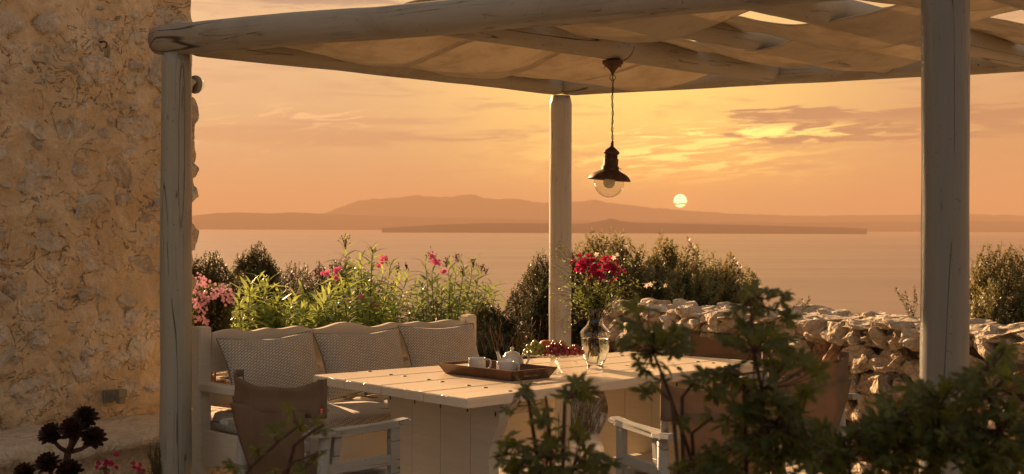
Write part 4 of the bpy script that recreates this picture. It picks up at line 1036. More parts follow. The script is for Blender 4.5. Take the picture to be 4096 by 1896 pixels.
link('ring', mesh('ring', *tube_vf([(.0145 * math.cos(a), 0, -.086 + .0145 * math.sin(a)) for a in np.linspace(0, 2 * math.pi, 21)], .0018, 6, False), M['rust'], True), LT, B_)
ch = MB(); z = -.104; k = 0
while z > -.405:
    ang = R(90) * (k % 2) + .3; pts = []
    for a in np.linspace(0, 2 * math.pi, 15): pts.append(Vector((.0065 * math.cos(a) * math.cos(ang), .0065 * math.cos(a) * math.sin(ang), z + .0125 * math.sin(a))) + Vector((.0015 * math.sin(k), 0, 0)))
    ch.tube(pts, .0012, 5, False); z -= .0205; k += 1
o = ch.build('chain', M['rust'], LT, mw=B_)
link('cable', mesh('cable', *tube_vf([(.002 * math.sin(z * 40), .002 * math.cos(z * 31), z) for z in np.linspace(-.07, -.43, 30)], .0026, 6), M['rust'], True), LT, B_)
T_ = tilt
lathe('shade', [(.005, .012), (.007, .0), (.009, -.018), (.014, -.022), (.036, -.040), (.041, -.046), (.041, -.052), (.034, -.058), (.026, -.066), (.026, -.078), (.0375, -.0795), (.0385, -.083), (.0385, -.116), (.044, -.119), (.045, -.136), (.049, -.140), (.062, -.147), (.085, -.158), (.100, -.171), (.1085, -.185), (.1095, -.190), (.106, -.190), (.098, -.176), (.083, -.164), (.060, -.153), (.044, -.146), (.0, -.144)], M['rust'], LT, T_, 56)
for a in np.linspace(0, 2 * math.pi, 13)[:-1]: box('vent_bar', (.031 * math.cos(a), .031 * math.sin(a), -.071), (.004, .004, .018), M['rust'], LT, mw=T_, bev=0)
link('set_screw', mesh('set_screw', *tube_vf([(.044, 0, -.128), (.054, 0, -.128), (.0545, 0, -.128), (.057, 0, -.128)], [.0016, .0016, .004, .004], 8), M['rust']), LT, T_)
gp = [(.077 * math.sin(a), -.190 - .077 * 0 + -.012 - .077 * math.cos(a) + .012) for a in np.linspace(R(100), 0, 26)]
gi = [(.0755 * math.sin(a), -.190 - .0755 * math.cos(a)) for a in np.linspace(0, R(100), 26)]
gl = [(max(r_, 0), z - .012) for r_, z in gp[::-1]] + [(max(r_, 0), z - .012) for r_, z in gi[::-1]]
V, Fs = lathe_vf(gl, 48); bm = bmesh.new(); vs = [bm.verts.new(v) for v in V]
for f in Fs: bm.faces.new([vs[i] for i in f])
bmesh.ops.remove_doubles(bm, verts=bm.verts[:], dist=1e-5); link('globe', from_bm('globe', bm, M['thin'], True), LT, T_)
m, b, pb = newmat('frosted_bulb'); M['bulb'] = m; pb.inputs['Base Color'].default_value = (.75, .70, .58, 1); pb.inputs['Roughness'].default_value = .3
tr = b.n('ShaderNodeBsdfTranslucent'); b.put(tr.inputs[0], (.85, .80, .66)); mx = b.n('ShaderNodeMixShader'); mx.inputs[0].default_value = .65; b.L(pb.outputs[0], mx.inputs[1]); b.L(tr.outputs[0], mx.inputs[2]); b.L(mx.outputs[0], m.node_tree.nodes['Material Output'].inputs['Surface'])
lathe('bulb', [(.014, -.146), (.015, -.160), (.024, -.178), (.030, -.196), (.0295, -.210), (.022, -.224), (.010, -.231), (0, -.2325)], M['bulb'], LT, T_, 28)

# ================================================================ wall fittings
m, b, pb = newmat('grey_painted_metal'); M['fit'] = m; pb.inputs['Base Color'].default_value = (.19, .17, .12, 1); pb.inputs['Roughness'].default_value = .6
wp = on_v(447, 1580, HC + hnrm * .02, hd); fm = frame(wp, hd)
T = root('wall_light', wp, 0, 'small square grey up and down light low on the stone house wall', 'wall light')
box('back_plate', (-.03, -.012, -.004), (.06, .02, .072), M['fit'], T, mw=fm, bev=.002)
box('neck', (-.01, -.045, -.01), (.03, .05, .03), M['fit'], T, mw=fm, bev=.001)
box('head', (.0, -.085, .016), (.05, .055, .044), M['fit'], T, mw=fm, bev=.002); box('lower_box', (.0, -.085, -.023), (.038, .04, .034), M['fit'], T, mw=fm, bev=.002)
hp_ = on_v(406, 182, HC + hnrm * .03, hd); hm_ = frame(hp_, hd); T = root('cable_hook', hp_, 0, 'rusty hook with a dangling coil of wire high on the stone house wall', 'hook')
link('hook', mesh('hook', *tube_vf([(0, .02, .02), (0, -.03, .02), (.004, -.045, .01), (.004, -.04, -.012), (.002, -.02, -.015)], .0055, 8), M['rust'], True), T, hm_)
cm = MB()
for k in range(3): cm.tube([(.006 + .010 * math.cos(a) + k * .004, -.035 - k * .005, -.035 + (.03 + k * .003) * math.sin(a)) for a in np.linspace(0, 2 * math.pi, 15)], .0022, 5, False)
cm.build('wire_coil', M['fit'], T, mw=hm_)
bp_ = HC + hd * -.005 + hnrm * -.01 + Vector((0, 0, 1.5 + (565 - 212) * 8.35 / 3576)); T = root('bulkhead_lamp', bp_, 0, 'round dark bulkhead lamp on the corner of the stone house beside the post', 'outdoor lamp')
mwb = Matrix.Translation(bp_) @ hd.to_track_quat('Z', 'Y').to_matrix().to_4x4()
lathe('housing', [(0, 0), (.05, 0), (.055, .012), (.052, .03), (.046, .034)], M['fit'], T, mwb, 24); lathe('lens', [(.0455, .031), (.045, .038), (.036, .058), (.020, .068), (0, .071)], M['thin'], T, mwb, 24)
# ================================================================ plants
def leafmat(name, c1, c2, trans=.35, rough=.45, tcol=None, spec=.5):
    m, b, pb = newmat(name); g = b.n('ShaderNodeNewGeometry'); n_ = b.noise(g.outputs['Position'], 13, 3, .6); n2_ = b.noise(g.outputs['Position'], 95, 2, .5)
    c = b.mix(b.rng(b.m('ADD', b.m('MULTIPLY', n_, .5), b.m('MULTIPLY', n2_, .5)), .4, .6), c1, c2); b.L(c, pb.inputs['Base Color']); pb.inputs['Roughness'].default_value = rough
    pb.inputs['Specular IOR Level'].default_value = spec
    tr = b.n('ShaderNodeBsdfTranslucent'); t_ = tcol or tuple(min(1, x * 1.7) for x in c2); b.put(tr.inputs[0], t_); mx = b.n('ShaderNodeMixShader'); mx.inputs[0].default_value = trans
    om = m.node_tree.nodes['Material Output']; b.L(pb.outputs[0], mx.inputs[1]); b.L(tr.outputs[0], mx.inputs[2]); b.L(mx.outputs[0], om.inputs['Surface']); return m
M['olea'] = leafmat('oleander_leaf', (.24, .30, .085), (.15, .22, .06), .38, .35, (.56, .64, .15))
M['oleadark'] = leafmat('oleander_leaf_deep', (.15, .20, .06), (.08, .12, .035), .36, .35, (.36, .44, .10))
M['bushleaf'] = leafmat('small_dark_leaf', (.075, .08, .03), (.042, .05, .018), .28, .55, (.17, .15, .05))
M['bushleaf2'] = leafmat('olive_green_leaf', (.19, .18, .07), (.10, .10, .04), .35, .5, (.34, .28, .09))
M['foreleaf'] = leafmat('lobed_dark_leaf', (.085, .100, .024), (.032, .042, .010), .38, .45, (.30, .33, .045), .4)
M['pelleaf'] = M['foreleaf']
M['twig'] = stone_mat('brown_twig', [(.11, .07, .04), (.09, .055, .03), (.14, .09, .05), (.06, .035, .02)])
M['redstem'] = stone_mat('reddish_stem', [(.08, .03, .02), (.07, .035, .02), (.10, .05, .03), (.05, .02, .015)])
M['pink'] = leafmat('pink_petal', (.86, .24, .44), (.74, .15, .30), .35, .6, (.85, .24, .44))
M['palepink'] = leafmat('pale_pink_petal', (.74, .46, .60), (.64, .36, .50), .25, .6, (.70, .44, .58))
M['magenta'] = leafmat('magenta_bract', (.50, .035, .13), (.36, .02, .08), .35, .6, (.6, .04, .15))
M['bud'] = leafmat('dark_red_bud', (.16, .035, .03), (.11, .03, .02), .15, .6, (.25, .05, .04))
M['whitepetal'] = leafmat('white_petal', (.75, .68, .55), (.70, .62, .50), .4, .6, (.85, .75, .6))
M['straw'] = leafmat('dry_straw', (.24, .16, .08), (.18, .12, .06), .2, .9, (.28, .18, .08))
M['aeon'] = leafmat('dark_rosette_leaf', (.050, .022, .016), (.030, .020, .014), .06, .35, (.12, .03, .02))
M['aeon2'] = leafmat('rosette_heart_leaf', (.045, .040, .018), (.05, .022, .014), .06, .35, (.12, .05, .02))

def lance_mesh(name, L_, w, bend, mat, nseg=5, fold=.25):
    """a long narrow leaf along +X, drooping towards -Z"""
    V, Fs = [], []
    for i in range(nseg + 1):
        t = i / nseg; x = L_ * t * (1 - .12 * bend * t); z = -bend * L_ * t * t * .55 + .08 * L_ * t; ww = w * (math.sin(math.pi * min(1, t * .93 + .05)) ** .8) * (1 - .25 * t)
        V += [(x, -ww, z + ww * fold), (x, 0, z), (x, ww, z + ww * fold)]
    for i in range(nseg):
        a = i * 3; Fs += [(a, a + 1, a + 4, a + 3), (a + 1, a + 2, a + 5, a + 4)]
    return mesh(name, V, Fs, mat, True)
def mjoin(name, items, mat, parent, smooth=True, kind=None):
    """items: (mesh, matrix) copied into one mesh"""
    VV, FF = [], []; o = 0; cache = {}
    for me, mw in items:
        if me.name not in cache:
            v = np.empty(len(me.vertices) * 3, np.float32); me.vertices.foreach_get('co', v); f = [tuple(p.vertices) for p in me.polygons]
            tri = []
            for q in f:
                for k in range(1, len(q) - 1): tri.append((q[0], q[k], q[k + 1]))
            cache[me.name] = (v.reshape(-1, 3), np.array(tri, np.int32))
        v, f = cache[me.name]; m4 = np.array(mw); VV.append(v @ m4[:3, :3].T + m4[:3, 3]); FF.append(f + o); o += len(v)
    me = npmesh(name, np.concatenate(VV), np.concatenate(FF), mat, smooth); ob = link(name, me, parent)
    if kind: ob['kind'] = kind
    return ob
def leafdir(p, d, roll=0, s=1.0, up=(0, 0, 1)):
    x = Vector(d).normalized(); z = Vector(up); z = (z - x * z.dot(x)); z = z.normalized() if z.length > 1e-3 else x.orthogonal().normalized(); y = z.cross(x)
    m = Matrix((x, y, z)).transposed() @ Matrix.Rotation(roll, 3, 'X'); m = m.to_4x4(); 
    return Matrix.Translation(Vector(p)) @ m @ Matrix.Diagonal((s, s, s, 1))

# ---- oleanders behind the bench
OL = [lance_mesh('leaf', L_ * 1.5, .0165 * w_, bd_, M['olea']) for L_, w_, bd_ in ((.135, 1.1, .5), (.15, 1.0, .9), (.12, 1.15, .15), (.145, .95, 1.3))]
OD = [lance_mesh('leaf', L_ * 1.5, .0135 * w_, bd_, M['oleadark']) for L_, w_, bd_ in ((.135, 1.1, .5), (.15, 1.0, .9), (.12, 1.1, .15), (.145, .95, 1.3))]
bloom_cache = {}
def petal_mesh(name, mat, L_, w, cup=.3):
    V = [(0, 0, 0)]; n = 6
    for i in range(n + 1):
        a = -1.0 + 2.0 * i / n; rr = L_ * (1 - .25 * abs(a) ** 2); V.append((rr * math.cos(a * .75) * 1, w * math.sin(a * 1.45), cup * L_ * (.4 + .6 * abs(a)) ** 2))
    Fs = [(0, i + 1, i + 2) for i in range(n)]
    return mesh(name, V, Fs, mat, True)
PTL = {k: petal_mesh('petal', M[k], .021, .013) for k in ('pink', 'palepink')}
PTL['magenta'] = petal_mesh('bract', M['magenta'], .026, .014, .5)
def flower(items, p, axis, n, me, s, r_, tilt=.5):
    ax = Vector(axis).normalized(); a0 = r_.uniform(0, 6); u = ax.orthogonal().normalized(); v = ax.cross(u)
    for k in range(n):
        a = a0 + 2 * math.pi * k / n; d = (u * math.cos(a) + v * math.sin(a)) + ax * tilt
        items.append((me, leafdir(p, d, r_.uniform(-.3, .3), s * r_.uniform(.85, 1.1), ax)))
bm = bmesh.new(); bmesh.ops.create_icosphere(bm, subdivisions=1, radius=1); BUD = from_bm('bud', bm.copy(), M['bud'], True); bm.free()
on_ = Vector((-lwd.y, lwd.x, 0)); LWp = Vector((*LW0, 0))
def olep(px, py, off): return on_v(px * D2, py * D2, LWp + on_ * off, lwd)
def oleander(label, base, tips, lush, seed, mats, blooms=(), buds=(), maxobj=295, wh=.030, span=.55):
    r_ = random.Random(seed); b0 = olep(base, 900, .62); b0.z = .0
    T = root('oleander', b0, 0, label, 'oleander', 'flowering shrubs behind the low wall'); leaves = []; stems = MB(); tipsW = []
    for (tx, ty) in tips:
        off = r_.uniform(.25, 1.0); tip = olep(tx, ty, off); low = b0.lerp(Vector((tip.x, tip.y, 0)), .55) + Vector((r_.uniform(-.05, .05), r_.uniform(-.05, .05), .35))
        if tip.z < low.z + .25: low.z = tip.z - .25
        pts = []
        for q in np.linspace(0, 1, 9):
            p = b0.lerp(low, min(1, q * 1.4)) if q < .3 else low.lerp(tip, (q - .3) / .7); 
            p = (b0 * (1 - q) ** 2 + low * 2 * q * (1 - q) + tip * q * q); pts.append(p + Vector((r_.gauss(0, .004), r_.gauss(0, .004), 0)))
        stems.tube(pts, [.009 - .006 * q for q in np.linspace(0, 1, 9)], 6); tipsW.append(tip)
        L_ = sum((pts[i + 1] - pts[i]).length for i in range(8)); d_ = 0; ph = r_.uniform(0, 6)
        while d_ < min(L_ * .8, span):
            q = 1 - d_ / L_; k = q * 8; i = min(int(k), 7); p = pts[i].lerp(pts[i + 1], k - i); tan = (pts[i + 1] - pts[i]).normalized(); u = tan.orthogonal().normalized(); v = tan.cross(u)
            up_ = 1.25 - d_ / .13 if d_ < .11 else .38
            for kk in range(3):
                a = ph + kk * 2 * math.pi / 3 + r_.uniform(-.25, .25); d = u * math.cos(a) + v * math.sin(a) + tan * max(.22, up_) 
                me = mats[r_.randrange(4)]; leaves.append((me, leafdir(p, d, r_.uniform(-.4, .4), r_.uniform(.75, 1.15) * (.65 if d_ < .04 else 1)), d_))
            ph += 1.05; d_ += wh * r_.uniform(.8, 1.2)
    st = stems.build('stems', M['twig'], T)
    leaves.sort(key=lambda x: (CAMP - x[1].translation).length + r_.uniform(0, .5))
    for me, mw, _ in leaves[:maxobj]: link('leaf', me, T, mw)
    if leaves[maxobj:]: mjoin('leaves', [(a, c) for a, c, _ in leaves[maxobj:]], mats[0].materials[0], T, True, 'stuff')
    for (fx, fy, s_) in blooms:
        it = []; c = olep(fx, fy, .45)
        for _ in range(3 + int(6 * s_)): 
            q = c + Vector((r_.gauss(0, .026), r_.gauss(0, .03), r_.gauss(0, .02))) * s_; flower(it, q, Vector((r_.gauss(0, .6), -1 + r_.gauss(0, .4), r_.uniform(0, .9))), 5, PTL['pink'], r_.uniform(.9, 1.25), r_, .45)
        mjoin('bloom', it, M['pink'], T)
    for (fx, fy, s_) in buds:
        c = olep(fx, fy, .5); it = []; tw = MB(); foot = c + Vector((0, 0, -.07 * s_))
        for _ in range(int(16 * s_) + 4):
            q = c + Vector((r_.gauss(0, .024), r_.gauss(0, .02), r_.gauss(0, .022))) * s_; d = (q - foot).normalized(); mm = d.to_track_quat('Z', 'X').to_matrix().to_4x4(); mm.translation = q
            it.append((BUD, mm @ Matrix.Diagonal((.0042, .0042, .0095, 1)))); tw.tube([foot, foot.lerp(q, .55) + Vector((0, 0, .006)), q], .0012, 4, False)
        mjoin('buds', it, M['bud'], T, True, 'stuff'); tw.build('bud_stalks', M['bud'], T)
    return T
oleander('bright green oleander with sunlit leaves behind the left half of the bench', 640,
         [(548, 800), (575, 780), (600, 745), (628, 715), (650, 700), (672, 712), (700, 742), (585, 815), (640, 770), (680, 790), (720, 790), (735, 760), (765, 742), (790, 752), (615, 800), (560, 822), (655, 825), (705, 820), (745, 815), (600, 770), (770, 780), (690, 765), (630, 745), (800, 790), (830, 735), (540, 828)],
         1, 5, OL, [(845, 700, .0)], (), wh=.027)
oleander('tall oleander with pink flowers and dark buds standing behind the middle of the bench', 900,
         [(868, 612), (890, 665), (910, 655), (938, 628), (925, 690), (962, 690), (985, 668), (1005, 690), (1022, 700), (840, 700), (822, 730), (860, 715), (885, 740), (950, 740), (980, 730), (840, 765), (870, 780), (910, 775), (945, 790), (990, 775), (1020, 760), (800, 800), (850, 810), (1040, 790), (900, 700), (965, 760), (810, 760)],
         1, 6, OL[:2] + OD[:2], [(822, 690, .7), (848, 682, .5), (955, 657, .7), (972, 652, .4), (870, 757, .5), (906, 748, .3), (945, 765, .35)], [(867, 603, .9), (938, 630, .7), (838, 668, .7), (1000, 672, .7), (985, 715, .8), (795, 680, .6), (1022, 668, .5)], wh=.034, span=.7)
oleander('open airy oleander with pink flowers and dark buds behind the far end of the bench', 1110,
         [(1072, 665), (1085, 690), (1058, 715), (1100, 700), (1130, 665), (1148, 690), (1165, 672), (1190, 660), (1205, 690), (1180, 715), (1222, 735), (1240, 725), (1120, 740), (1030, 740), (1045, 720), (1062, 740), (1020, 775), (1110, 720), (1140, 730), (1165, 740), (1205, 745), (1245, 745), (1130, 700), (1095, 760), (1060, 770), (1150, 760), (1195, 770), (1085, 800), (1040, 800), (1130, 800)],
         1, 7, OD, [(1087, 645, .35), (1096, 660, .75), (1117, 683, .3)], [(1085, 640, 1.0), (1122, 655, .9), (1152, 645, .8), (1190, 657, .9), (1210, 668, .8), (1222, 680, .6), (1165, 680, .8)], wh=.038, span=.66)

# ---- dense small-leaved bushes
def shoot_leaves(pts, r_, step, L_, w, out, tiltr=(.35, .9)):
    """leaves up one shoot, appended as quads"""
    P_ = [Vector(p) for p in pts]; seg = [(P_[i + 1] - P_[i]).length for i in range(len(P_) - 1)]; tot = sum(seg); d = tot * .15
    while d < tot:
        k = d; i = 0
        while i < len(seg) - 1 and k > seg[i]: k -= seg[i]; i += 1
        tan = (P_[i + 1] - P_[i]).normalized(); p = P_[i] + tan * k; u = tan.orthogonal().normalized(); v = tan.cross(u); a = r_.uniform(0, 6.28)
        for s in (0, math.pi):
            dr = (u * math.cos(a + s) + v * math.sin(a + s)) + tan * r_.uniform(*tiltr); dr.normalize(); sd_ = dr.cross(tan); sd_ = (sd_.normalized() + tan * r_.uniform(-.4, .4)) ; l = L_ * r_.uniform(.7, 1.2); ww = w * r_.uniform(.8, 1.2)
            out.append((p, p + dr * l * .5 + sd_ * ww, p + dr * l, p + dr * l * .5 - sd_ * ww))
        d += step * r_.uniform(.7, 1.3)
    dr = (P_[-1] - P_[-2]).normalized(); out.append((P_[-1], P_[-1] + dr * L_ * .5 + u * w, P_[-1] + dr * L_, P_[-1] + dr * L_ * .5 - u * w))
def bush(label, base, top_px, depth, dy, seed, nshoot, mat, L_=.024, w=.0045, step=.012, slen=.3, zfoot=-.1, cat='bush', group='dark bushes beyond the walls', name='bush', spiky=1.0, lowfill=1.0):
    """crown whose skyline follows top_px (points in the 2575 px view) at the given depth"""
    r_ = random.Random(seed); xs = [p[0] for p in top_px]; c0 = dz(base, 700, depth); T = root(name, (c0.x, depth, zfoot), 0, label, cat, group)
    quads = []; tw = MB(); x0, x1 = xs[0], xs[-1]
    clumps = [(r_.uniform(x0, x1), r_.uniform(-dy, dy), r_.random(), r_.uniform(-.05, .05)) for _ in range(max(14, int((x1 - x0) / 6)))]
    for k in range(nshoot):
        cq = clumps[r_.randrange(len(clumps))]; px = min(x1, max(x0, cq[0] + r_.gauss(0, 9))); top = np.interp(px, xs, [p[1] for p in top_px]); yy = depth + cq[1] * .8 + r_.gauss(0, .09); ptop = at(px * D2, top * D2, depth)
        zt_ = ptop.z - abs(yy - depth) / dy * .12 * (ptop.z - zfoot)
        f = 1 - (r_.random() ** 1.5) * .8 * lowfill if k > nshoot * .35 else r_.uniform(.86, 1.02); f = f + cq[3] if k % 3 else 1 - .75 * cq[2] + r_.gauss(0, .03)
        z1 = zfoot + (zt_ - zfoot - .11 * spiky) * f + r_.gauss(0, .03) * spiky; tip = Vector((ptop.x * yy / depth, yy, z1)); cx = (dz((x0 + x1) / 2, 700, depth)).x
        out = Vector((tip.x - cx, (yy - depth) * 1.0 - .12 * dy * (1 - f) * 6, (x1 - x0) / 2 * depth / 3576 * .8 + .1)).normalized(); sl = slen * r_.uniform(.6, 1.25)
        out = (out + Vector((r_.gauss(0, .5), r_.gauss(0, .5), .35))).normalized(); p0 = tip - out * sl + Vector((0, 0, -.0)); mid = (p0 + tip) / 2 + Vector((r_.gauss(0, .02), r_.gauss(0, .02), -.015))
        shoot_leaves([p0, mid, tip], r_, step, L_, w, quads)
        if k % 3 == 0: tw.tube([p0, mid, tip], [.0035, .0025, .0012], 4, False)
        if k % max(5, nshoot // 75) == 0:      # thin leaders standing above the crown
            px = r_.uniform(x0 + 8, x1 - 8); tp_ = at(px * D2, (float(np.interp(px, xs, [p[1] for p in top_px])) - r_.uniform(-20, 12) * spiky) * D2, depth); tp_.y = depth; b_ = tp_ - Vector((r_.gauss(0, .10), r_.gauss(0, .10), r_.uniform(.2, .42))); m2 = (b_ + tp_) / 2 + Vector((r_.gauss(0, .012), 0, 0))
            [shoot_leaves([b_ + q_ * .5, m2 + q_, tp_ + q_ * 1.6 + Vector((0, 0, -abs(q_.x) * 1.2))], r_, step * 1.5, L_ * 1.05, w * 1.3, quads, (.3, .9)) for q_ in (Vector((0, 0, 0)), Vector((.025, 0, -.02)), Vector((-.022, .01, -.03)))]; tw.tube([b_, m2, tp_], [.003, .002, .001], 4, False)
    for k in range(14):
        e = Vector((c0.x + r_.uniform(-.5, .5) * (x1 - x0) * depth / 3576 * .8, depth + r_.uniform(-.6, .6) * dy, zfoot + (dz(0, float(np.interp(r_.uniform(x0, x1), xs, [p[1] for p in top_px])), depth).z - zfoot) * .7))
        f0 = Vector((c0.x + r_.gauss(0, .08), depth + r_.gauss(0, .05), zfoot)); tw.tube([f0, (f0 + e) / 2 + Vector((r_.gauss(0, .05), 0, .04)), e], [.022, .014, .006], 6)
    tw.build('branches', M['twig'], T)
    V = np.array([tuple(v) for q in quads for v in q], np.float32); Fc = np.arange(len(V), dtype=np.int32).reshape(-1, 4)
    o = link('leaves', npmesh('leaves', V, Fc, mat), T); o['kind'] = 'stuff'; return T
bush('dark upright evergreen bush beside the stone house corner, under the open sea view', 520, [(455, 690), (485, 668), (500, 650), (520, 645), (540, 638), (556, 655), (575, 690), (600, 700)], 12.2, .5, 31, 900, M['bushleaf'], slen=.4)
bush('dark evergreen bush with two peaks behind the bright oleander', 640, [(575, 690), (590, 668), (600, 650), (620, 640), (640, 625), (655, 618), (668, 640), (690, 662), (712, 690)], 12.6, .5, 32, 1100, M['bushleaf'], slen=.42)
bush('low dark evergreen hedge bush between the peaked bush and tall oleander', 760, [(690, 690), (720, 672), (745, 660), (765, 672), (790, 668), (820, 672), (850, 660), (880, 650), (905, 672), (930, 700), (985, 740)], 12.9, .5, 33, 1300, M['bushleaf'], slen=.42)
bush('small dark bush just beyond the far bench post', 1235, [(1185, 800), (1200, 780), (1222, 765), (1240, 770), (1262, 785), (1285, 800), (1300, 790)], 12.0, .45, 34, 700, M['bushleaf'], slen=.3, zfoot=.1)
bush('tall dark bush left of the far corner post', 1365, [(1272, 800), (1290, 735), (1310, 700), (1335, 672), (1355, 640), (1375, 635), (1400, 650), (1430, 640), (1455, 650)], 12.6, .6, 35, 1500, M['bushleaf'], slen=.36)
bush('broad round olive green bush behind the tall stone wall, right of the corner post', 1640, [(1400, 660), (1430, 625), (1460, 610), (1490, 597), (1515, 592), (1560, 598), (1590, 612), (1620, 607), (1660, 600), (1700, 622), (1740, 618), (1780, 632), (1820, 645), (1855, 660), (1880, 682), (1905, 715), (1925, 770)], 12.9, .75, 36, 4200, M['bushleaf2'], L_=.034, w=.0072, slen=.36, zfoot=.2, spiky=1.6)
bush('olive green bush above the stone wall at the right edge, behind the near post', 2600, [(2385, 790), (2405, 730), (2425, 690), (2450, 640), (2480, 625), (2510, 618), (2540, 628), (2575, 640), (2640, 650), (2750, 690)], 9.3, .45, 37, 2200, M['bushleaf2'], L_=.026, w=.0055, slen=.26, zfoot=.2, spiky=1.4)
def sprig(label, px, py, depth, h, seed, n=3):
    r_ = random.Random(seed); b0 = dz(px, py, depth); T = root('sprig', b0, 0, label, 'sprig', 'thin sprigs growing above the wall'); q = []; tw = MB()
    for k in range(n):
        tip = b0 + Vector((r_.uniform(-.5, .5) * h, r_.uniform(-.1, .1), h * r_.uniform(.6, 1))); mid = (b0 + tip) / 2 + Vector((r_.gauss(0, .02), 0, .01)); shoot_leaves([b0, mid, tip], r_, .013, .024, .0055, q); tw.tube([b0, mid, tip], .0014, 4, False)
    tw.build('stem', M['twig'], T); V = np.array([tuple(v) for a in q for v in a], np.float32); o = link('leaves', npmesh('leaves', V, np.arange(len(V), dtype=np.int32).reshape(-1, 4), M['bushleaf']), T); o['kind'] = 'stuff'
sprig('thin leafy sprig against the sea just left of the near post', 2292, 806, 8.9, .21, 1, 5)
sprig('thin leafy sprig beside the foreground plant, above the stone wall', 2000, 800, 9.6, .16, 2, 4)

# pale pink flower shrub at the left
r_ = random.Random(77); c0 = dz(520, 800, 9.6); T = root('pink_flower_shrub', (c0.x, c0.y, .1), 0, 'shrub with clusters of pale pink flowers between the stone house and the oleander', 'flowering shrub'); q = []
for k in range(900):
    px = r_.uniform(478, 575); py = r_.uniform(720, 850); p = dz(px, py, 9.6 + r_.uniform(-.1, .4)); d = Vector((r_.gauss(0, .5), r_.gauss(0, .5), 1)).normalized(); shoot_leaves([p - d * .10, p - d * .04, p], r_, .022, .032, .009, q)
V = np.array([tuple(v) for a in q for v in a], np.float32); o = link('leaves', npmesh('leaves', V, np.arange(len(V), dtype=np.int32).reshape(-1, 4), M['bushleaf']), T); o['kind'] = 'stuff'
for (fx, fy, fr) in ((500, 703, 18), (515, 712, 14), (492, 730, 16), (505, 745, 20), (525, 752, 16), (495, 765, 14), (560, 725, 16), (575, 735, 16), (545, 742, 16), (570, 755, 14), (510, 775, 16), (500, 800, 12), (520, 808, 10)):
    it = []
    for _ in range(max(16, int(fr * .95))):
        p = dz(fx + r_.gauss(0, fr * .62), fy + r_.gauss(0, fr * .5), 9.45 + r_.uniform(-.06, .06)); flower(it, p, Vector((r_.gauss(0, .5), -1, r_.uniform(-.2, .8))), 5, PTL['palepink'], r_.uniform(.4, .6), r_, .3)
    mjoin('flower_cluster', it, M['palepink'], T)
mb = MB()
for k in range(9):
    p = dz(r_.uniform(485, 575), r_.uniform(720, 780), 9.6); f0 = Vector((c0.x + r_.gauss(0, .05), c0.y, .0)); mb.tube([f0, (f0 + p) / 2, p], [.012, .008, .004], 5)
mb.build('branches', M['twig'], T)

# dry grasses and herbs at the foot of the walls
def tuft(label, base, n, h, spread, seed, mat, cat='grass tuft', seedheads=False, group='dry grasses along the wall foot', lean=(0, 0)):
    r_ = random.Random(seed); T = root('grass_tuft', base, 0, label, cat, group); bl = MB(); sh = MB()
    for k in range(n):
        a = Vector(base) + Vector((r_.gauss(0, spread * .3), r_.gauss(0, spread * .3), 0)); hh = h * r_.uniform(.55, 1.0); d = Vector((r_.gauss(lean[0], .35), r_.gauss(lean[1], .35), 1)); tip = a + d * hh; tip.z = a.z + hh * r_.uniform(.75, 1); mid = a.lerp(tip, .5) + Vector((0, 0, hh * .1))
        bl.tube([a, mid, tip], [.0016, .0013, .0006], 4, False)
        if seedheads and k % 3 == 0:
            for j in range(9): p = tip + (tip - mid).normalized() * (j * .008 - .04); sh.tube([p, p + Vector((r_.gauss(0, .004), r_.gauss(0, .004), .007))], [.0034, .001], 4, False)
    o = bl.build('blades', mat, T); o['kind'] = 'stuff'
    if seedheads: sh.build('seed_heads', M['straw'], T)
def gp_(px, py, z=0): q = on_z(px * D2, py * D2, z); q.z = z; return q
tuft('dry seeding grass stalks on the low wall just left of the fruit stand', dz(1290, 880, 9.9) , 26, .22, .35, 1, M['straw'], seedheads=True)
tuft('dry grass stalks growing by the low wall behind the teapot', dz(1225, 885, 9.6), 14, .2, .3, 2, M['straw'], seedheads=True)
tuft('tangle of dry straw grass under the table at the wall foot', gp_(1475, 1085), 70, .55, .35, 3, M['straw'], seedheads=True, lean=(.35, -.1))
tuft('dark green herb clump under the table beside the corner post', gp_(1455, 1088), 120, .36, .3, 4, M['bushleaf2'])
tuft('sunlit green grass clump under the far end of the bench', gp_(1270, 1128), 150, .13, .35, 5, M['olea'])
tuft('small green weed tuft on the paving below the bench', gp_(775, 1190), 40, .07, .1, 6, M['olea'])
tuft('brown dry grass along the foot of the tall wall behind the table', gp_(1560, 1080), 60, .35, .4, 7, M['straw'], seedheads=True)

# ================================================================ flowers in the vase
r_ = random.Random(12); VB = vb; neck = VB + Vector((0, 0, .31))
T = root('bougainvillea_bouquet', neck, 0, 'two heads of crimson bougainvillea standing in the glass vase', 'flowers'); st = MB()
heads = [on_v(x * D2, y * D2, VB, (1, 0, 0)) for x, y in ((1478, 668), (1530, 677), (1500, 690))]
for hi_, c in enumerate(heads):
    it = []; nb = (32, 44, 14)[hi_]; ss = (.026, .032, .02)[hi_]
    for k in range(nb):
        p = c + Vector((r_.gauss(0, ss), r_.gauss(0, ss * .8), r_.gauss(0, ss * .75))); it = []; flower(it, p, (p - c + Vector((0, -.02, .015))), 3, PTL['magenta'], r_.uniform(.75, 1.1), r_, .9); mjoin('bract', it, M['magenta'], T)
for k in range(7):
    c = heads[k % 2]; a = VB + Vector((r_.gauss(0, .012), r_.gauss(0, .012), .06 + r_.uniform(0, .05))); m_ = neck + Vector((r_.gauss(0, .012), r_.gauss(0, .012), -.06)); st.tube([a, m_, neck + Vector((r_.gauss(0, .012), 0, .03)), c], [.003, .003, .003, .002], 6)
st.build('stems', M['twig'], T)
T = root('jasmine_spray', neck, 0, 'wild airy spray of white jasmine on thin dark twigs in the glass vase', 'flowers'); tw = MB(); JL = lance_mesh('leaf', .022, .0052, .5, M['oleadark'], 3); it = []; ends = []
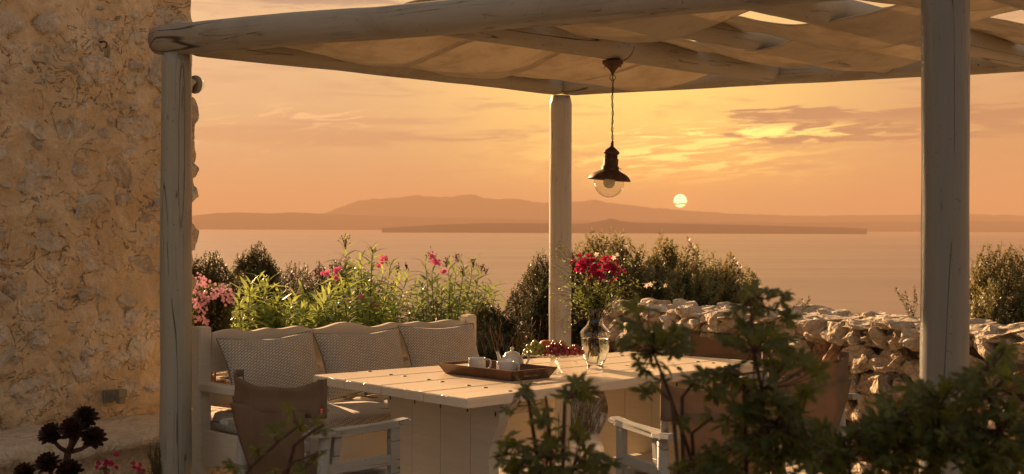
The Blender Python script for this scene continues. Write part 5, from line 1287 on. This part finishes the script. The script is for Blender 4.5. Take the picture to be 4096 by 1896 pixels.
targ = [(1405, 640), (1398, 690), (1392, 735), (1400, 790), (1420, 820), (1440, 760), (1425, 700), (1430, 650), (1470, 620), (1500, 615), (1540, 640), (1575, 660), (1600, 700), (1630, 715), (1665, 722), (1600, 745), (1570, 770), (1560, 720), (1450, 800), (1395, 665), (1555, 690), (1585, 640), (1450, 640), (1410, 615), (1440, 690), (1590, 720), (1620, 740), (1470, 720), (1540, 720), (1480, 740), (1525, 750)]
for i in range(75):
    tx, ty = targ[i % len(targ)]; tx += r_.gauss(0, 12) * (i >= len(targ)); ty += r_.gauss(0, 14) * (i >= len(targ)); e = on_v(tx * D2, ty * D2, VB + Vector((0, r_.uniform(-.14, .14), 0)), (1, 0, 0)); a = neck + Vector((r_.gauss(0, .014), r_.gauss(0, .012), r_.uniform(-.1, 0)))
    m_ = neck.lerp(e, .5) + Vector((0, 0, .05 + .04 * r_.random())); pts = [a * (1 - q) ** 2 + m_ * 2 * q * (1 - q) + e * q * q for q in np.linspace(0, 1, 7)]; tw.tube(pts, [.0018, .0017, .0015, .0013, .0011, .0009, .0006], 4, False); ends.append(pts)
    for k in range(9):
        q = r_.uniform(.25, 1); j = min(int(q * 6), 5); p = pts[j].lerp(pts[j + 1], q * 6 - j); d = Vector((r_.gauss(0, 1), r_.gauss(0, 1), r_.gauss(.2, .8))); it.append((JL, leafdir(p, d, r_.uniform(-1, 1), r_.uniform(.5, 1.1))))
        if k < 5:
            e2 = p + d.normalized() * r_.uniform(.03, .07); tw.tube([p, p.lerp(e2, .5) + Vector((0, 0, .006)), e2], .0007, 3, False)
for k in range(160):      # stems and leaves standing in the vase and its neck
    z = r_.uniform(.07, .31); rr = .028 if z > .2 else .034; a = r_.uniform(0, 6.28); p = VB + Vector((rr * r_.random() * math.cos(a) - .012 * (z < .2), rr * r_.random() * math.sin(a), z)); it.append((JL, leafdir(p, (r_.gauss(0, .4), r_.gauss(0, .4), r_.uniform(-1, 1)), r_.uniform(-1, 1), r_.uniform(.7, 1.1))))
for k in range(620):
    c = neck + Vector((r_.gauss(0, .062), r_.gauss(0, .05), abs(r_.gauss(.07, .05)))); it.append((JL, leafdir(c, (r_.gauss(0, 1), r_.gauss(0, 1), r_.gauss(.2, .8)), r_.uniform(-1, 1), r_.uniform(.7, 1.25))))
for k in range(12): a = r_.uniform(0, 6.28); tw.tube([VB + Vector((.02 * math.cos(a) - .01, .02 * math.sin(a), .05 + r_.random() * .05)), VB + Vector((.015 * math.cos(a + 1), .015 * math.sin(a + 1), .2)), neck + Vector((.015 * math.cos(a + 2), .015 * math.sin(a + 2), 0))], .002, 5)
tw.build('twigs', M['redstem'], T)
o = mjoin('leaves', it, M['oleadark'], T, True, 'stuff')
JP = petal_mesh('petal', M['whitepetal'], .0145, .0045, .1)
def jflower(p, ax, s, parent):
    i2 = []; flower(i2, p, ax, 5, JP, s, r_, .12); return mjoin('flower', i2, M['whitepetal'], parent)
for (x, y) in ((1518, 706), (1543, 765), (1635, 716), (1674, 718), (1625, 718), (1500, 640), (1553, 640), (1543, 648)):
    p = on_v(x * D2, y * D2, VB + Vector((0, -.09 if 1440 < x < 1560 else r_.uniform(-.1, .05), 0)), (1, 0, 0)); jflower(p, (r_.gauss(0, .4), -1, r_.gauss(.2, .3)), r_.uniform(.8, 1.05), T)
for k, (x, y, lab) in enumerate(((2300 + 527 / 2.576, 1250 + 556 / 2.576, 'fallen white jasmine flower on the table just right of the vase'), (2300 + 792 / 2.576, 1250 + 590 / 2.576, 'fallen white jasmine flower farthest right on the tabletop'), (1850 + 1505 * .2936, 1250 + 680 * .2936, 'wilted jasmine flower on the table between fruit stand and vase'), (1850 + 910 * .2936, 1250 + 655 * .2936, 'fallen jasmine flower on the table just beyond the teapot'), (1850 + 1925 * .2936, 1250 + 750 * .2936, 'wilted jasmine flower touching the foot of the vase'))):
    p = on_z(x, y, TT + .004); FT = root('fallen_flower', p, 0, lab, 'flower', 'jasmine flowers dropped on the table'); jflower(p + Vector((0, 0, .004)), (r_.gauss(0, .5), r_.gauss(0, .5), -1 if k % 2 else 1), .95, FT); link('stalk', mesh('stalk', *tube_vf([p + Vector((0, 0, .006)), p + Vector((.012, .004, .004)), p + Vector((.022, .006, .001))], .001, 5), M['stalk'], True), FT)

# ================================================================ dark rosette plant and small plants at the left
def rosette(p, ax, rad, parent, seed, hearts=True):
    r_ = random.Random(seed); ax = Vector(ax).normalized(); u = ax.orthogonal().normalized(); v = ax.cross(u); it = []
    V = [(0, -.10, 0), (0, .10, 0)]; ring = [(.35, .16, .02), (.62, .24, .05), (.84, .21, .10), (.97, .09, .16)]; Fs = []
    V = [(0, -.09, 0), (0, 0, -.03), (0, .09, 0)]
    for x, w, z in ring: V += [(x, -w, z + .03), (x, 0, z - .04), (x, w, z + .03)]
    V.append((1.05, 0, .18)); n = len(ring)
    for i in range(n): a = i * 3; Fs += [(a, a + 1, a + 4, a + 3), (a + 1, a + 2, a + 5, a + 4)]
    a = n * 3; Fs += [(a, a + 1, a + 3), (a + 1, a + 2, a + 3)]
    me = mesh('leaf', V, Fs, M['aeon'], True); N = 64
    for k in range(N):
        q = k / N; a = k * 2.39996; el_ = R(78) * (1 - q) ** 1.2 + R(-22) * q; d = (u * math.cos(a) + v * math.sin(a)) * math.cos(el_) + ax * math.sin(el_); L_ = rad * (.42 + .58 * q ** .6)
        o = link('leaf', me, parent, leafdir(p + ax * rad * .16 * (1 - q), d, r_.uniform(-.2, .2), L_, ax))
T = root('rosette_succulent', (on_z(440, 2250, 0).x, 5.55, 0), 0, 'dark purple tree houseleek with several leafy rosettes before the stone house ledge', 'succulent')
stm = MB(); fork = at(272, 1810, 5.5); ft = at(250, 1960, 5.5); stm.tube([Vector((ft.x, 5.5, 0)), ft, fork], [.02, .017, .014], 10)
for (x, y, rad, dd) in ((342, 1672, .056, 0), (205, 1738, .056, -.03), (290, 1718, .058, -.06), (376, 1752, .054, -.03), (192, 1855, .055, -.08), (278, 1885, .056, -.07), (100, 1893, .052, -.05)):
    p = at(x, y, 5.5 + dd); ctr_ = p - Vector((0, 0, .02)); s0 = fork if y < 1800 else ft; stm.tube([s0, s0.lerp(p, .5) + Vector((0, 0, -.015)), p - Vector((0, 0, .015))], [.010, .008, .007], 8)
    rs = link('rosette', mesh('rosette', *tube_vf([p - Vector((0, 0, .02)), p + Vector((0, 0, .004))], [.007, .009], 8), M['redstem'], True), T, None)
    rosette(p, ((x - 272) / 420.0, -.55, .9), rad, rs, int(x))
stm.build('stem', M['redstem'], T)
def bougain(label, px, py, seed, n):
    r_ = random.Random(seed); p0 = at(px, py + 90, 5.7); T = root('bougainvillea_sprig', Vector((p0.x, p0.y, 0)), 0, label, 'bougainvillea', 'bougainvillea sprigs low at the left'); s_ = MB(); s_.tube([Vector((p0.x, p0.y, 0)), p0, at(px, py, 5.7)], [.006, .004, .002], 6); s_.build('stem', M['twig'], T)
    for k in range(n):
        p = at(px + r_.gauss(0, 20), py + r_.gauss(0, 15), 5.7 + r_.uniform(-.04, .04)); it = []; flower(it, p, (r_.gauss(0, .6), -1, r_.gauss(.3, .5)), 3, PTL['magenta'], r_.uniform(.55, .8), r_, .9); mjoin('bract', it, M['magenta'], T)
    LM = lance_mesh('leaf', .05, .013, .5, M['foreleaf'], 4)
    for k in range(12): link('leaf', LM, T, leafdir(at(px + r_.gauss(0, 14), py + r_.uniform(10, 70), 5.7), (r_.gauss(0, 1), r_.gauss(-.3, .6), r_.gauss(.2, .5)), 0, r_.uniform(.6, 1)))
bougain('magenta bougainvillea sprig right of the dark rosettes', 425, 1862, 3, 11); bougain('reddish bougainvillea sprig beside the foot of the left post', 555, 1872, 4, 5)
T = root('rosemary_shrub', (at(640, 1950, 6.6).x, 6.6, 0), 0, 'dark rosemary twigs climbing beside the left pergola post', 'shrub'); q = []; tw = MB(); r_ = random.Random(9)
for k in range(24):
    tip = at(r_.uniform(592, 648), r_.uniform(1755, 1890), 6.6 + r_.uniform(-.06, .06)); a = at(632 + r_.gauss(0, 10), 1960, 6.6); m_ = a.lerp(tip, .5) + Vector((r_.gauss(0, .01), 0, 0)); shoot_leaves([a, m_, tip], r_, .006, .016, .002, q); tw.tube([a, m_, tip], .002, 4, False)
f0 = at(632, 1960, 6.6); tw.tube([Vector((f0.x, 6.6, 0)), f0], .01, 6); tw.build('stems', M['twig'], T); V = np.array([tuple(v) for a in q for v in a], np.float32); o = link('leaves', npmesh('leaves', V, np.arange(len(V), dtype=np.int32).reshape(-1, 4), M['bushleaf']), T); o['kind'] = 'stuff'

# ================================================================ foreground geraniums, close to the lens
def lobed(name, seed, mat):
    r_ = random.Random(seed); pts = []; N = 5
    spans = [(-125, .62), (-65, .85), (0, 1.0), (65, .85), (125, .62)]
    def rad(th):
        best = .20
        for c, L_ in spans:
            d = abs(th - c)
            if d < 40:
                v = L_ * max(0, 1 - (d / 26) ** 2) ** .5 if d < 26 else 0
                for s2 in (-15, 15):       # side teeth
                    d2 = abs(th - c - s2); v = max(v, L_ * .86 * max(0, 1 - (d2 / 6.5) ** 2) ** .5 if d2 < 6.5 else 0) if False else v
                best = max(best, v * (1 + .0 * d))
        return best
    outl = []
    for c, L_ in spans:
        for (dth, rr) in ((-30, .28), (-22, .52), (-18, .86), (-13, .64), (-8, 1.0), (-4.5, .78), (0, 1.12), (4.5, .78), (8, 1.0), (13, .64), (18, .86), (22, .52), (30, .28)):
            th = R(c + dth + r_.uniform(-1.5, 1.5)); q = L_ * rr * r_.uniform(.93, 1.06); outl.append((q * math.cos(th), q * math.sin(th)))
    V = [(0, 0, 0)]; n = len(outl)
    cp = r_.uniform(.05, .35)
    for x, y in outl: V.append((x * .45, y * .45, -.02 + .03 * math.sin(math.atan2(y, x) * 5))) 
    for x, y in outl: d = math.hypot(x, y); V.append((x, y, -cp * d * d + .06 * math.sin(math.atan2(y, x) * 5 + seed)))
    Fs = []
    for i in range(n - 1): Fs += [(0, 1 + i, 2 + i), (1 + i, 1 + n + i, 2 + n + i, 2 + i)]
    return mesh(name, V, Fs, mat, True)
LOB = [lobed('leaf', s, M['foreleaf']) for s in range(6)]
def geranium(label, base, depth, stems, seed, ls=.034, per=9, thick=.004, sub=None, maxobj=290):
    """stems: lists of (px,py) in the 2575 px view from the root to the tip, with leaf clusters along them"""
    r_ = random.Random(seed); b0 = dz(base, 1300, depth); T = root('geranium', (b0.x, b0.y, .62), 0, label, 'leafy plant', 'lobed leaf plants close to the camera'); tw = MB(); L_ = []
    for st, clusters in stems:
        pts = [dz(x, y, depth + r_.uniform(-.05, .05)) for x, y in st]; pts = [Vector((b0.x + r_.gauss(0, .03), b0.y + r_.gauss(0, .03), .62))] + pts; tw.tube(pts, [thick * (1 - .6 * i / len(pts)) for i in range(len(pts))], 7)
        for (cx, cy, cr, n) in clusters:
            c = dz(cx, cy, depth); near = min(pts, key=lambda p: (p - c).length)
            for k in range(max(4, int(n * (1.1 if seed < 5 else 1.25)))):
                p = dz(cx + r_.gauss(0, cr * .55), cy + r_.gauss(0, cr * .46), depth + r_.uniform(-.10, .10)); d = (p - near); d = Vector((d.x, d.y * .5, d.z * .5 + .004)); d = d.normalized() if d.length > 1e-4 else Vector((1, 0, 0))
                up = Vector((r_.gauss(0, .35), -.75 + r_.gauss(0, .4), .9)); mw = leafdir(p, d + Vector((r_.gauss(0, .45), r_.gauss(0, .4), r_.gauss(0, .25))), r_.uniform(-.3, .3), ls * .80 * r_.uniform(.5, 1.2), up); L_.append((LOB[r_.randrange(6)], mw))
                if k % 2 == 0: tw.tube([near, near.lerp(p, .5) + Vector((0, 0, -.006)), p], [.0016, .0013, .001], 4, False)
    tw.build('stems', M['redstem'], T); L_.sort(key=lambda x: x[1].translation.y)
    for me, mw in L_[:maxobj]: link('leaf', me, T, mw)
    if L_[maxobj:]: mjoin('leaves', L_[maxobj:], M['foreleaf'], T, True, 'stuff')
geranium('small dark leafy stem arching in front of the near canvas chair', 560, 2.5,
    [([(590, 1230), (640, 1165), (700, 1110), (752, 1070)], [(735, 1045, 14, 4), (760, 1075, 22, 5), (700, 1090, 26, 5), (645, 1140, 26, 5), (600, 1180, 22, 4)]),
     ([(690, 1215), (740, 1160), (800, 1140)], [(800, 1150, 16, 4), (745, 1170, 24, 4), (690, 1190, 22, 3)]), ([(740, 1120), (785, 1085), (812, 1070)], [(800, 1068, 18, 3)])], 1, ls=.030)
geranium('dark leafy plant with lobed leaves in the middle, over the near table corner', 1390, 2.35,
    [([(1385, 1250), (1385, 1130), (1378, 1040), (1372, 995)], [(1385, 1060, 30, 8), (1380, 1120, 48, 18), (1385, 1175, 62, 26)]),
     ([(1330, 1010), (1308, 985)], [(1318, 982, 26, 8), (1290, 1012, 20, 4)]), ([(1420, 1010), (1452, 985)], [(1455, 985, 30, 10), (1425, 1000, 16, 4)]),
     ([(1330, 1150), (1270, 1140), (1245, 1150)], [(1290, 1120, 26, 7), (1250, 1150, 22, 6), (1300, 1170, 34, 10)]),
     ([(1440, 1180), (1500, 1160)], [(1450, 1100, 26, 7), (1480, 1160, 34, 12), (1520, 1180, 26, 6)])], 2, ls=.033)
geranium('dark leafy stem with a spreading crown left of the taller plant, before the table', 1760, 2.3,
    [([(1765, 1250), (1730, 1130), (1700, 1040), (1668, 950), (1640, 880), (1630, 850)], [(1600, 812, 30, 10), (1650, 850, 34, 14), (1690, 845, 30, 10), (1640, 895, 40, 16), (1700, 880, 26, 8), (1585, 860, 18, 4)]),
     ([(1690, 1010), (1650, 975)], [(1650, 962, 22, 5)]), ([(1715, 1000), (1745, 960)], [(1750, 952, 24, 5)]), ([(1740, 1090), (1790, 1050)], [(1780, 1040, 20, 4), (1730, 1060, 14, 3)]), ([(1700, 1200)], [(1710, 1175, 26, 7), (1760, 1175, 34, 10)])], 3, ls=.033)
geranium('tallest dark leafy plant, its tip rising above the stone wall', 1930, 2.3,
    [([(1960, 1250), (1925, 1100), (1915, 980), (1895, 880), (1890, 800), (1885, 745)], [(1890, 735, 22, 6), (1930, 735, 22, 6), (1965, 745, 16, 3), (1905, 775, 26, 8), (1850, 780, 22, 5), (1975, 795, 22, 4), (1880, 830, 34, 10), (1935, 840, 36, 10), (1900, 880, 46, 16), (1980, 870, 26, 5), (1840, 860, 18, 3), (2020, 905, 34, 8), (1960, 920, 36, 10), (2065, 945, 26, 4)]),
     ([(1870, 960), (1830, 930)], [(1840, 940, 36, 10), (1790, 945, 22, 4), (1870, 990, 40, 14), (1800, 990, 26, 6)]),
     ([(1950, 1060), (1990, 1020)], [(1960, 1000, 46, 16), (2020, 1000, 30, 6), (1900, 1050, 56, 22), (1980, 1080, 60, 26), (1850, 1110, 50, 16), (1930, 1150, 70, 34), (2030, 1140, 60, 26), (1820, 1170, 46, 16)])], 4, ls=.033)
geranium('dense dark leafy mass at the lower right, in front of the near post and wall', 2330, 2.25,
    [([(2150, 1250), (2130, 1150), (2120, 1100)], [(2110, 1130, 50, 18), (2170, 1100, 44, 16), (2080, 1170, 50, 18)]),
     ([(2280, 1250), (2260, 1120), (2250, 1040)], [(2230, 1010, 26, 6), (2260, 1050, 46, 18), (2300, 1020, 30, 8), (2210, 1090, 50, 20), (2290, 1110, 60, 30), (2230, 1160, 66, 34)]),
     ([(2360, 1250), (2350, 1100), (2370, 1000)], [(2330, 975, 26, 6), (2380, 990, 40, 14), (2350, 1040, 50, 22), (2400, 1080, 60, 28), (2360, 1150, 70, 36)])], 5, ls=.033)
geranium('dark leafy plant at the right edge, its tip over the stone wall', 2510, 2.2,
    [([(2530, 1250), (2510, 1080), (2480, 980), (2470, 930)], [(2440, 945, 26, 7), (2490, 915, 26, 8), (2530, 900, 20, 4), (2460, 975, 36, 12), (2540, 950, 28, 6), (2500, 1030, 50, 20), (2560, 1050, 46, 16), (2470, 1100, 60, 28), (2550, 1130, 60, 28), (2500, 1170, 70, 34)])], 6, ls=.034)
# the raised bed they root in
tag(link('garden_bed', from_bm('garden_bed', (lambda bm: (bm_box(bm, (.4, 2.35, .31), (4.2, 1.1, .62), None, .03), bm)[1])(bmesh.new()), M['soil'])), kind='structure')
print('objects', len(bpy.data.objects), 'tris approx', sum(len(o.data.polygons) for o in bpy.data.objects if o.type == 'MESH'))
